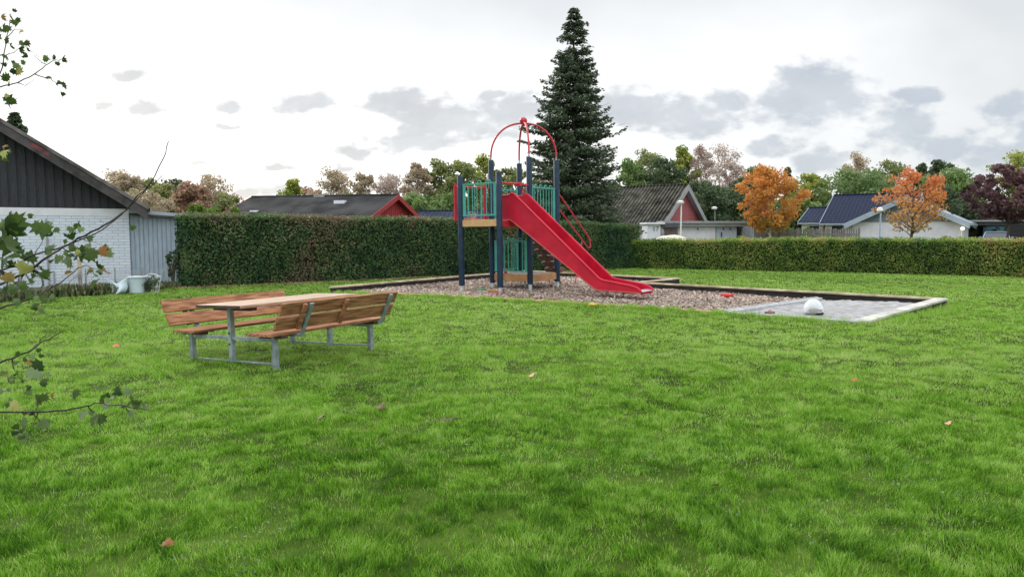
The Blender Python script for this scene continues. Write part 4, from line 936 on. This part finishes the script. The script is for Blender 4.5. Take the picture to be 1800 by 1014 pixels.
# annex
an = thing('flat_roof_garage', 'low white garage block with grey flat roof beside the corrugated house', 'garage', (0, 50, 0))
def bxp(mb, px0, px1, y0, y1, d0, d1):
    a = at(px0, y1, d0); b = at(px1, y0, d0); mb.box((a.x, d0 - 50, a.z), (b.x, d1 - 50, b.z))
mb = MB(); bxp(mb, 1168, 1258, 398.5, 446, 50, 56); mb.build('wall', M['bluewhite'], an)
mb = MB(); bxp(mb, 1258.4, 1295, 398.5, 446, 50, 56); mb.build('wall', mat('cool_blue_white', (.43, .48, .58), .7, .05), an)
mb = MB(); bxp(mb, 1165, 1327, 388.5, 392.8, 49.6, 56.5); bxp(mb, 1165, 1326, 393.2, 398.2, 49.7, 56.4); mb.build('flat_roof', M['greytrim'], an)
mb = MB(); bxp(mb, 1303, 1325, 398.5, 446, 52, 52.2); mb.build('carport_wall', mat('grey_carport', (.27, .28, .31), .8), an)
mb = MB(); bxp(mb, 1295, 1304, 398.5, 446, 53, 53.2); mb.build('carport_opening_shade', M['black'], an)  # black slab painted as the shade inside the carport
mb = MB(); bxp(mb, 1323.3, 1325.3, 398.5, 446, 49.8, 50); mb.build('carport_post', M['white'], an)
mb = MB(); bxp(mb, 1168, 1192, 400, 446, 49.92, 49.98); mb.build('gate', mat('brownish_gate', (.21, .17, .16), .8, .2), an)
mb = MB(); bxp(mb, 1168, 1193, 392, 400, 49.5, 49.6); mb.build('dark_fascia', mat('slate_fascia', (.07, .08, .10), .7), an)
for px_ in (1198, 1227, 1272, 1284):
    mb = MB(); bxp(mb, px_ - 1, px_ + 1, 400.5, 404, 49.9, 49.98); mb.build('wall_lamp', M['sign'], an)
mb = MB(); bxp(mb, 1267.5, 1269.5, 408, 416, 49.9, 49.98); mb.build('wall_ornament', M['sign'], an)
po = thing('porch_annex', 'small white porch wing bearing the house number', 'porch', (0, 49, 0))
def bx2(mb, px0, px1, y0, y1, d0, d1, dd=49):
    a = at(px0, y1, d0); b = at(px1, y0, d0); mb.box((a.x, d0 - dd, a.z), (b.x, d1 - dd, b.z))
mb = MB(); bx2(mb, 1137, 1161, 394.5, 452, 49, 51); mb.build('wall', M['bluewhite'], po)
mb = MB(); bx2(mb, 1135, 1169, 391, 394.2, 48.8, 51.2); mb.build('roof', M['white'], po)
cu = bpy.data.curves.new('house_number', 'FONT'); cu.body = '17'; cu.size = .42; cu.extrude = .01; tmp = bpy.data.objects.new('t', cu)
COL.objects.link(tmp); dg = bpy.context.evaluated_depsgraph_get(); me = bpy.data.meshes.new_from_object(tmp.evaluated_get(dg)); bpy.data.objects.remove(tmp)
me.transform(Matrix.Rotation(R(90), 4, 'X')); q = at(1147, 406, 48.98); me.transform(Matrix.Translation((q.x, q.y - 49, q.z))); me.materials.clear(); me.materials.append(M['sign'])
o = bpy.data.objects.new('house_number', me); COL.objects.link(o); o.parent = po
r_ = thing('white_gable_house', 'tiny white gable with navy roof far behind the garages', 'house', (25.0, 80, 0), R(78))
r_.location = ((1318 - 900) / F * 76, 76, 0)
gable(r_, 8, 3.2, 2.75, 4.15, M['bluewhite'], M['bluewhite'], M['roofnavy'], M['greytrim'], 'tile', oh=.3, barge=.28, board=False)
# blue house
bh = thing('navy_roof_bungalow', 'white bungalow with glossy navy tiles and pale blue gable on the right', 'house', (22.4, 53.1, 0), R(-35))
gable(bh, 5.3, 8, 2.38, 4.38, M['cream'], M['ltbluew'], M['roofnavy'], M['ltblue'], 'tile', oh=.30, pitchu=.26, barge=.25)
gable(bh, 1.5, 6.0, 2.38, 3.45, M['cream'], M['cream'], M['roofnavy'], M['ltblue'], 'tile', oh=.22, pitchu=.26, Mx=Matrix.Translation((-1.78, .7, 0)), ends=(0,))
# projecting wing in the bungalow's frame: gable across local x 2.0..8.7, facing -y
MxA = Matrix.Translation((8.45, -.7, 0)) @ Matrix.Rotation(R(90), 4, 'Z')
gable(bh, 6, 6.5, 2.38, 3.98, M['white'], M['ltbluew'], M['roofgreyblue'], M['ltblue'], 'tile', oh=.45, pitchu=.26, barge=.34, Mx=MxA, ends=(0,), board=False)
window(bh, -1.3, 1.4, -.5, 2.2, .7 - .002); window(bh, .4, 1.3, 1.3, 2.2, -.002)
for (xx, yy_) in ((7.2, 2), (7.7, 3.2)):
    mb = MB(); zz = 2.38 + (8.45 - xx) / 3.25 * 1.6; mb.tube([(xx, yy_ - 1.6, zz + .0), (xx, yy_ - 1.6, zz + .42)], .08, 8); mb.build('roof_vent', M['black'], bh)
# porch lamp at its right corner
q = at(1692, 402, 47.2); pl = thing('porch_light', 'lit warm porch light at the right corner of the pale blue gable', 'lamp', q)
mb = MB(); mb.lathe([(.02, -.10), (.09, -.06), (.12, 0), (.09, .07), (.02, .1)], (0, 0, 0), 12); mb.build('globe', M['lamp'], pl, smooth=True)
mb = MB(); mb.bar((0, .1, -.15), (0, .1, -2.6), .06, .06, up=(0, 1, 0)); mb.bar((0, 0, -.1), (0, .12, -.2), .03, .03); mb.build('post', M['white'], pl)
# carport + car
cp = thing('carport', 'dark flat-roofed carport with white fascia beside the bungalow', 'carport', (0, 60, 0))
def bx3(mb, px0, px1, y0, y1, d0, d1): bx2(mb, px0, px1, y0, y1, d0, d1, 60)
mb = MB(); bx3(mb, 1698, 1830, 387, 389.6, 58, 66); mb.build('roof_fascia', M['greytrim'], cp)
mb = MB(); bx3(mb, 1699, 1830, 390, 396, 58.2, 65.8); mb.build('roof', mat('dark_fascia', (.045, .048, .05), .8), cp)
mb = MB(); bx3(mb, 1699, 1830, 396, 448, 65, 65.6); mb.build('back_wall', M['black'], cp)
mb = MB(); bx3(mb, 1726, 1765, 399, 445, 64.7, 64.9); mb.build('door', M['teal'], cp)
for px_ in (1700, 1770, 1820):
    mb = MB(); bx3(mb, px_, px_ + 2.2, 396.2, 448, 58.3, 58.45); mb.build('post', M['black'], cp)
def car(label, m, x, y, rz, s=1.0, z=0):
    r = thing('parked_car', label, 'car', (x, y, z), rz); r.scale = (s, s, s)
    W2 = .86
    pr = [(-2.1, .35), (-2.12, .75), (-2.0, .95), (-1.15, 1.02), (-.55, 1.05), (1.5, 1.08), (2.0, 1.0), (2.1, .8), (2.1, .35)]
    mb = MB(); mb.prism([(px_, -W2, z_) for px_, z_ in pr], (0, 2 * W2, 0)); bd = mb.build('body', m, r, bevel=.07)
    mb = MB(); lo = [(-1.15, -.80), (1.95, -.80), (1.95, .80), (-1.15, .80)]; hi = [(-.45, -.62), (1.45, -.62), (1.45, .62), (-.45, .62)]
    mb.add([(x_, y_, 1.03) for x_, y_ in lo] + [(x_, y_, 1.44) for x_, y_ in hi], [(0, 1, 5, 4), (1, 2, 6, 5), (2, 3, 7, 6), (3, 0, 4, 7), (4, 5, 6, 7), (3, 2, 1, 0)]); mb.build('windows', M['glass'], r, bevel=.03)
    mb = MB(); mb.box((-.5, -.64, 1.43), (1.5, .64, 1.49)); mb.build('roof', m, r, bevel=.03)
    for sy in (-1, 1):
        for a, b in (((-1.15, 1.03), (-.45, 1.45)), ((.35, 1.03), (.35, 1.45)), ((1.98, 1.03), (1.48, 1.45))): mb = MB(); mb.bar((a[0], sy * .81, a[1]), (b[0], sy * .64, b[1]), .06, .05); mb.build('pillar', m, r)
        mb = MB(); mb.box((-.95, sy * .98 - .07, .98), (-.80, sy * .98 + .07, 1.12)); mb.build('wing_mirror', m, r, bevel=.02)
        mb = MB(); mb.box((2.07, sy * .68 - .12, .72), (2.13, sy * .68 + .12, .92)); mb.build('tail_light', M['toyred'], r, bevel=.01)
        mb = MB(); mb.box((-2.14, sy * .66 - .14, .68), (-2.08, sy * .66 + .14, .84)); mb.build('headlight', M['lampwhite'], r, bevel=.01)
        for xx in (-1.35, 1.35):
            mb = MB(); mb.lathe([(.31, -.1), (.33, -.08), (.33, .08), (.31, .1)], (xx, sy * .78, .33), 20, 'y'); wh = mb.build('wheel', M['rubber'], r, smooth=True)
            mb = MB(); mb.lathe([(.2, -.11), (.19, .11)], (xx, sy * .78, .33), 12, 'y'); mb.build('rim', M['galv'], wh, smooth=True)
    return r
car('blue-grey car parked in front of the dark carport', M['carblue'], (1748 - 900) / F * 57, 57, R(59), 1.05, .18)
tx = (1180 - 900) / F * 44; tr_ = thing('covered_trailer', 'trailer under a pale cream cover showing over the low hedge', 'trailer', (tx, 44, 0), .05)
mb = MB(); mb.grid(lambda u_, v_: ((u_ - .5) * 2.0, (v_ - .5) * 1.3, .9 + .62 * (1 - abs(2 * u_ - 1) ** 3.5) ** .6 * (1 - abs(2 * v_ - 1) ** 4) ** .5 + .02 * math.sin(u_ * 14)), 24, 12); mb.build('cover', M['carcream'], tr_, smooth=True)
mb = MB(); mb.box((-1.0, -.65, .45), (1.0, .65, .92)); mb.build('box', M['galv'], tr_, bevel=.02)
for sy in (-.72, .72):
    mb = MB(); mb.lathe([(.24, -.08), (.27, -.06), (.27, .06), (.24, .08)], (0, sy, .27), 18, 'y'); mb.build('wheel', M['rubber'], tr_, smooth=True)
mb = MB(); mb.bar((1.0, 0, .45), (2.1, 0, .45), .06, .06); mb.build('drawbar', M['galv'], tr_)
# picket fence
fx0 = at(1326, 410, 49).x; fx1 = at(1509, 410, 45).x
fn_ = thing('picket_fence', 'grey wooden paling fence between the garages and the bungalow', 'fence', (fx0, 49, 0), math.atan2(-4, fx1 - fx0)); Lf = math.hypot(fx1 - fx0, 4)
mb = MB(); k = int(Lf / .13)
for i in range(k): 
    hh = at(1400, 402.5, 47).z + random.uniform(-.04, .04); mb.box((i * .13, -.012 - (i % 2) * .03, .1), (i * .13 + .095, .008 - (i % 2) * .03, hh))
mb.build('palings', M['fence'], fn_)
mb = MB(); mb.box((0, .012, .5), (Lf, .05, .6)); mb.box((0, .012, 1.5), (Lf, .05, 1.6)); mb.build('rails', M['fence'], fn_)
for i in range(8):
    mb = MB(); x = i * Lf / 7; mb.box((x - .06, .05, 0), (x + .06, .17, at(1400, 400.5, 47).z)); mb.build('fence_post', M['fence'], fn_)
# street lamps
def lamp(px, ty, d, m, label, hw=.42):
    x = (px - 900) / F * d; H = HC + (408 - ty) * d / F; r = thing('street_lamp', label, 'street lamp', (x, d, 0), 0, 'street lamps by the houses')
    mb = MB(); mb.tube([(0, 0, 0), (0, 0, 1.1), (0, 0, 1.12), (0, 0, H - .08)], [.07, .07, .05, .04], 12); mb.build('pole', m, r, smooth=True)
    mb = MB(); mb.tube([(-.05, 0, H - .1), (.1, 0, H - .04)], .035, 8); mb.build('arm', m, r, smooth=True)
    mb = MB(); mb.lathe([(.10, -.12), (.18, -.10), (hw * .6, -.02), (hw * .58, .04), (hw * .3, .09), (.03, .11)], (-.05, 0, H), 16); mb.build('lamp_head', M['lampwhite'], r, smooth=True)
lamp(1196, 356, 46, M['lampwhite'], 'pale lamp post in front of the dull red gable', .36)
lamp(1255, 366, 58, M['fence'], 'thin dark lamp post with small white head before dark trees', .36)
lamp(1545, 368, 42, M['ltblue'], 'slim pale lamp post in front of the navy-roofed bungalow', .26)
lamp(1712, 377, 68, M['lampwhite'], 'short pale post rising behind the carport roof', .10)
# ------------------------------------------------------------------ left border: fence, bicycle, tubs, weeds
fa = Vector((LB0.x, LB0.y + .25, 0)); fb = Vector((LB1.x - .2, LB1.y + .1, 0)); fd = (fb - fa); FL = fd.length
wf = thing('wire_fence', 'low wire mesh fence along the left edge of the lawn', 'fence', fa, math.atan2(fd.y, fd.x))
mb = MB()
hf = .62; st = .085; k = int(FL / st)
for i in range(-int(hf / st), k):
    for sg in (1, -1):
        x0 = i * st; x1 = x0 + hf
        if sg == -1: a, b = (x0, hf), (x1, 0)
        else: a, b = (x0, 0), (x1, hf)
        if x0 < 0 or x1 > FL: continue
        mb.bar((a[0], .004 * sg, a[1]), (b[0], .004 * sg, b[1]), .004, .006, up=(0, 1, 0))
mb.build('wire_mesh', M['wire'], wf)
for i in range(7):
    mb = MB(); x = FL * i / 6; mb.tube([(x, .03, 0), (x, .03, .70)], .022, 8); mb.build('fence_post', M['greytrim'], wf, smooth=True)
n = 6000; t = RNG.random(n) ** .8; x = fa.x + fd.x * t + RNG.normal(0, .12, n); y = fa.y + fd.y * t + RNG.normal(0, .22, n) + .25
hh = RNG.random(n) * (.10 + .34 * fbm(x * 1.2, y * 1.2, 5) * (1.15 - t * .7)); A = rnd_unit(n) * .5; A[:, 2] = 1; A /= np.linalg.norm(A, axis=1)[:, None]
o = leafcloud('weeds', np.stack([x, y, hh], 1), .07, .4 + RNG.normal(0, .25, n), LM['weeds'], None, 2.2, A); tag(o, 'tangled dull weeds growing through the wire fence', 'weeds', kind='stuff')
# bicycle
bq = at(56, 498, 20.6); bk = thing('bicycle', 'black bicycle with rear rack leaning near the white brick wall', 'bicycle', (bq.x, bq.y, bq.z - .335), R(176))
def wheel(x, nm='wheel'):
    mb = MB(); mb.tube([(x + .33 * math.cos(a), 0, .335 + .33 * math.sin(a)) for a in [2 * math.pi * i / 32 for i in range(33)]], .026, 8, False); wh = mb.build(nm, M['rubber'], bk, smooth=True)
    mb = MB()
    for i in range(16): a = 2 * math.pi * i / 16; mb.tube([(x, 0, .335), (x + .32 * math.cos(a), 0, .335 + .32 * math.sin(a))], .0025, 3, False)
    mb.build('spokes', M['galv'], wh); mb = MB(); mb.tube([(x, -.04, .335), (x, .04, .335)], .025, 8); mb.build('hub', M['galv'], wh)
wheel(0); wheel(1.05)
for x_ in (0, 1.05):
    mb = MB(); mb.tube([(x_ + .375 * math.cos(a), 0, .335 + .375 * math.sin(a)) for a in [math.pi * (-.05 + i / 18) for i in range(17)]], .024, 6); mb.build('mudguard', M['black'], bk, smooth=True)
mb = MB()
for a, b in (((0, .335), (.42, .30)), ((0, .335), (.30, .80)), ((.42, .30), (.27, .86)), ((.42, .30), (.88, .72)), ((.29, .78), (.86, .80)), ((.88, .60), (.84, .98)), ((.88, .62), (1.05, .335))): mb.tube([(a[0], 0, a[1]), (b[0], 0, b[1])], .016, 8)
mb.build('frame', M['black'], bk, smooth=True)
mb = MB(); mb.lathe([(.02, -.03), (.07, -.01), (.08, .02), (.02, .05)], (.25, 0, .90), 10); mb.build('saddle', M['black'], bk, smooth=True)
mb = MB(); mb.bar((-.28, -.05, .73), (.2, -.05, .73), .02, .015); mb.bar((-.28, .05, .73), (.2, .05, .73), .02, .015); mb.tube([(0, .05, .34), (-.12, .05, .73)], .007, 6); mb.build('rear_rack', M['black'], bk)
mb = MB(); mb.tube([(.70, -.28, 1.0), (.84, -.1, 1.02), (.84, .1, 1.02), (.70, .28, 1.0)], .013, 8); mb.build('handlebar', M['galv'], bk, smooth=True)
mb = MB(); mb.tube([(.42, -.06, .30), (.42, .06, .30)], .09, 14); mb.tube([(.42, .08, .30), (.52, .08, .16)], .012, 6); mb.build('crank', M['black'], bk, smooth=True)
# white tub + tarp + basket + leaning mesh
q = gnd(241, 514.5); o = thing('plastic_tub', 'white round plastic tub standing by the shed wall', 'tub', q)
mb = MB(); mb.lathe([(.20, 0), (.235, .42), (.26, .43), (.26, .46), (.215, .46), (.18, .03)], (0, 0, 0), 24); mb.build('tub', M['plasticblue'], o, smooth=True)
mb = MB(); mb.grid(lambda u_, v_: (.24 * (u_ - .5) * 1.8, .2 * (v_ - .5) * 1.8, .45 + .03 * math.sin(u_ * 9) * math.sin(v_ * 7)), 8, 8); mb.build('crumpled_lid', M['plastic'], o, smooth=True)
q = gnd(205, 516.5); o = thing('plastic_sheet', 'pale folded plastic sheet slumped left of the round tub', 'plastic sheet', q)
def sheet(u_, v_):
    x = (u_ - .5) * (.30 + .30 * v_); z = v_ * (.28 + .17 * abs(2 * u_ - 1)); return (x + .05 * math.sin(v_ * 5), .12 * math.sin(u_ * 8) * (1 - v_) + .1 * v_, z)
mb = MB(); mb.grid(sheet, 16, 8); b = mb.build('sheet', M['plasticblue'], o, smooth=True); md = b.modifiers.new('t', 'SOLIDIFY'); md.thickness = .012
q = gnd(268, 513); o = thing('wire_basket', 'grey-white wire basket beside the hedge end', 'basket', q)
mb = MB()
for i in range(10):
    a = 2 * math.pi * i / 10; mb.tube([(.17 * math.cos(a), .17 * math.sin(a), 0), (.25 * math.cos(a), .2 * math.sin(a), .44)], .008, 5)
for zz, rr in ((0, .17), (.15, .20), (.3, .225), (.44, .25)): mb.tube([(rr * math.cos(a), rr * .85 * math.sin(a), zz) for a in [2 * math.pi * i / 20 for i in range(21)]], .008, 5, False)
mb.build('cage', M['plastic'], o, smooth=True); mb = MB(); mb.tube([(-.2, 0, .44), (-.05, .02, .52), (.12, 0, .50), (.22, 0, .44)], .012, 6); mb.build('handle', M['plastic'], o, smooth=True)
q = gnd(142, 520); o = thing('wooden_post', 'weathered wooden post with netting slung over it by the brick wall', 'post', q)
mb = MB(); mb.box((-.04, -.03, 0), (.04, .03, .98)); mb.build('post', M['timber'], o, bevel=.005)
mb = MB()
for i in range(9):
    t = i / 8; mb.bar((-.34 + .1 * t, -.05, .28 + .02 * i), (.28 - .05 * t, -.05, .92 - .05 * i), .005, .008, up=(0, 1, 0)); mb.bar((-.32 + .07 * i, -.05, .85 - .02 * i), (-.22 + .05 * i, -.05, .2), .005, .008, up=(0, 1, 0))
mb.build('netting', M['wire'], o)
q = gnd(158, 518); o = thing('orange_rake', 'small orange-handled tool lying among the weeds', 'tool', (q.x, q.y, .22), -.2); mb = MB(); mb.tube([(-.22, 0, .06), (.28, 0, -.02)], .014, 6); mb.build('handle', mat('orange_handle', (.7, .2, .06), .5), o); mb = MB(); mb.bar((-.05, 0, -.05), (.02, 0, .14), .02, .02); mb.build('head', mat('orange_head', (.6, .18, .06), .5), o)
# ------------------------------------------------------------------ fallen leaves and scar on lawn
MAPLE = [(0, -.40), (.07, -.24), (.30, -.36), (.32, -.20), (.50, -.10), (.38, .03), (.50, .27), (.30, .20), (.24, .36), (.13, .30), (0, .62), (-.13, .32), (-.24, .34), (-.30, .19), (-.50, .25), (-.38, .03), (-.50, -.12), (-.32, -.20), (-.30, -.36), (-.07, -.24)]
def leafmesh(mats_list):
    """list of (4x4 matrix, size, tint, curl) -> arrays"""
    Vs = []; Is = []; Ns = []; Ts = []; b = 0
    for Mx, s, ti, cu_ in mats_list:
        vs = [Mx @ Vector((0, 0, 0))] + [Mx @ Vector((x * s, y * s, -cu_ * s * (abs(x) ** 1.4 + .4 * y * y) + .06*s*math.sin(9*x+7*y))) for x, y in MAPLE]
        Vs += [tuple(v_) for v_ in vs]; m_ = len(MAPLE)
        for i in range(m_): Is += [b, b + 1 + i, b + 1 + (i + 1) % m_]; Ns.append(3)
        Ts += [ti] * (m_ + 1); b += m_ + 1
    return np.array(Vs), np.array(Ns), np.array(Is), np.array(Ts)
for (px, py, s, ti, lb) in ((204, 611, .10, .0, 'small orange fallen leaf on the lawn left of the picnic table'), (668, 716, .12, .5, 'brown curled fallen leaf on the lawn below the bench'), (933, 660, .11, 1., 'pale peach fallen leaf on the lawn in the middle distance'), (564, 735, .09, .5, 'dark small fallen leaf lying left of the brown one'), (294, 953, .07, .3, 'small reddish fallen leaf near the bottom left of the lawn'), (1500, 673, .08, .2, 'small orange-brown fallen leaf on the right side of the lawn'), (1665, 745, .07, 1., 'pale fallen leaf near the right edge of the lawn'), (1258, 850, .07, .4, 'reddish fallen leaf in the right foreground grass')):
    q = gnd(px, py, .03); z = float(hgt(np.array([q.x]), np.array([q.y]))[0]) + .045
    Vs, Ns, Is, Ts = leafmesh([(Matrix.Rotation(random.uniform(0, 6), 4, 'Z') @ Matrix.Rotation(.5, 4, 'X'), s, ti, .5)])
    o = fast('fallen_leaf', Vs, Ns, Is, LM['autumn'], None, Ts); o.location = (q.x, q.y, z); tag(o, lb, 'leaf', 'fallen leaves on the lawn')
# ------------------------------------------------------------------ near maple branches on the left
mt = thing('maple_shrub', 'lobed-leaf maple branches reaching in from the left edge', 'shrub', (-3.6, 3.0, 0))
O_ = Vector((-3.6, 3.0, 0)); mb = MB()
mb.tube([(0, 0, 0), (.03, 0, 1), (0, .05, 2.1), (.1, 0, 3.2)], [.06, .05, .04, .02], 10); mb.build('trunk', M['bark'], mt, smooth=True)
BR = [
 ([(-160,560),(0,500),(50,478),(87,448),(110,436),(138,419),(174,402),(197,388),(221,370),(233,355),(262,324),(288,277),(296,249)], 2.9, .0085, 1.3),
 ([(-160,540),(0,476),(35,462),(60,448),(88,439),(112,434),(140,424),(180,404),(215,376),(243,348),(285,309)], 2.95, .007, 1.35),
 ([(-150,600),(0,541),(40,530),(69,518),(87,508),(110,494),(138,470)], 2.7, .0075, 1.1),
 ([(-150,690),(0,637),(20,630),(51,617),(69,604),(85,596),(113,581)], 2.6, .0075, .9),
 ([(51,617),(69,602),(83,585)], 2.6, .004, 0),
 ([(-150,722),(0,725),(64,725),(115,721),(154,714),(169,708),(200,712),(235,716),(258,720)], 2.5, .0065, .7),
 ([(-150,230),(0,154),(30,145),(62,130),(80,115),(98,106),(112,106)], 3.1, .0055, 2.2),
 ([(62,130),(89,139),(100,147),(115,151)], 3.1, .0035, 0),
 ([(80,113),(71,109),(59,95)], 3.1, .003, 0),
 ([(-150,260),(-20,170),(5,120),(10,80),(18,35)], 3.1, .006, 2.3),
 ([(5,100),(25,92),(42,80)], 3.1, .003, 0), ([(8,70),(25,52),(38,52)], 3.1, .003, 0), ([(30,145),(45,150),(60,140)], 3.1, .003, 0),
 ([(-150,420),(0,430),(15,410),(40,385)], 2.9, .005, 1.5), ([(138,419),(160,424),(178,430)], 2.9, .0025, 0), ([(110,436),(128,450),(150,447),(180,441)], 2.9, .003, 0), ([(138,470),(152,468),(178,476)], 2.8, .003, 0), ([(60,448),(72,430),(76,424)], 2.95, .003, 0),
 ([(154,714),(165,725),(180,735)], 2.5, .003, 0), ([(64,725),(68,740),(45,760)], 2.5, .003, 0), ([(64,725),(66,708),(70,698)], 2.5, .003, 0), ([(20,630),(25,650),(60,655)], 2.6, .003, 0),
]
for pts, d_, r_0, hz in BR:
    w3 = [at(px, py, d_ + .04 * math.sin(i * 1.7)) - O_ for i, (px, py) in enumerate(pts)]
    if hz: w3 = [Vector((0, 0, hz))] + w3
    # smooth a little
    P2_ = []
    for i in range(len(w3) - 1):
        for k in range(3): P2_.append(lerp(w3[i], w3[i + 1], k / 3) + Vector((random.gauss(0, .0016), 0, random.gauss(0, .0016))))
    P2_.append(w3[-1]); nn = len(P2_)
    mb = MB(); mb.tube(P2_, [r_0 * (.66 - .46 * i / (nn - 1)) for i in range(nn)], 7, False)
    mb.build('branch', M['twig'], mt, smooth=True)
LV = [(8,402,60),(28,395,48),(52,378,14),(75,400,46),(95,402,20),(137,398,26),(123,418,28),(112,425,16),(178,389,12),(233,401,15),(8,425,80),(10,452,60),(33,445,30),(52,452,34),(83,440,30),(102,455,26),(116,450,26),(120,460,28),(140,443,36),(160,443,38),(178,440,28),(155,431,14),(133,450,22),(170,468,26),(184,478,24),(158,475,20),(120,480,20),(165,495,30),(75,485,28),(12,490,34),(40,500,25),(20,510,26),(45,520,24),(75,525,22),(90,525,20),(60,540,18),(70,545,18),(30,530,20),(22,468,24),(60,468,18),
 (5,655,20),(18,665,20),(30,660,24),(60,655,38),(72,648,40),(75,670,20),(55,625,20),(75,628,18),(32,622,14),(28,637,14),(48,692,22),(68,700,28),(75,695,24),(15,710,18),(27,712,26),(130,692,28),(62,728,22),(70,740,34),(40,745,30),(30,762,24),(42,770,28),(145,728,26),(158,735,32),(175,735,34),(178,700,26),(193,700,22),(207,690,22),(225,690,24),(232,710,34),(243,712,24),(215,712,20),(85,622,12),(5,685,20),
 (18,30,12),(28,40,18),(15,48,16),(5,50,22),(35,55,14),(43,73,20),(35,87,18),(50,90,16),(45,100,16),(18,82,16),(5,95,24),(8,70,22),(30,125,28),(22,110,10),(12,140,22),(15,175,24),(22,180,20),(8,168,14),(80,103,16),(97,102,12),(109,103,18),(85,135,14),(100,145,14),(112,151,20),(5,115,16),(5,265,24),(6,282,18),(66,100,10),(40,110,12),(3,30,16),(25,20,10)]
ml = []
LV += [(px + random.gauss(0, s_ * .35), py + random.gauss(0, s_ * .35), s_ * .65) for px, py, s_ in LV * 2 if s_ > 17 and px > 2 and random.random() < .65]
for i, (px, py, s) in enumerate(LV):
    d_ = (3.1 if py < 300 else 2.92 if py < 480 else 2.7 if py < 560 else 2.55) + random.uniform(-.08, .08)
    p = at(px, py, d_) - O_; sz = s * d_ / F * .84
    tilt = Matrix.Rotation(random.uniform(0, 6.28), 4, 'Y') @ Matrix.Rotation(R(90) + random.gauss(0, .75), 4, 'X') @ Matrix.Rotation(random.gauss(0, .6), 4, 'Y')
    ti = random.choice([.05, .15, .25, .3, .4, .5, .35, .2]) if py > 300 else random.choice([.0, .05, .1, .2, .3])  # upper leaves get darker tints, painting in their backlit look
    if random.random() < .08: ti = random.uniform(.7, 1)
    ml.append((Matrix.Translation(p) @ tilt, sz, ti, random.uniform(.3, 1.5)))
Vs, Ns, Is, Ts = leafmesh(ml); fast('leaves', Vs, Ns, Is, LM['maple'], mt, Ts)
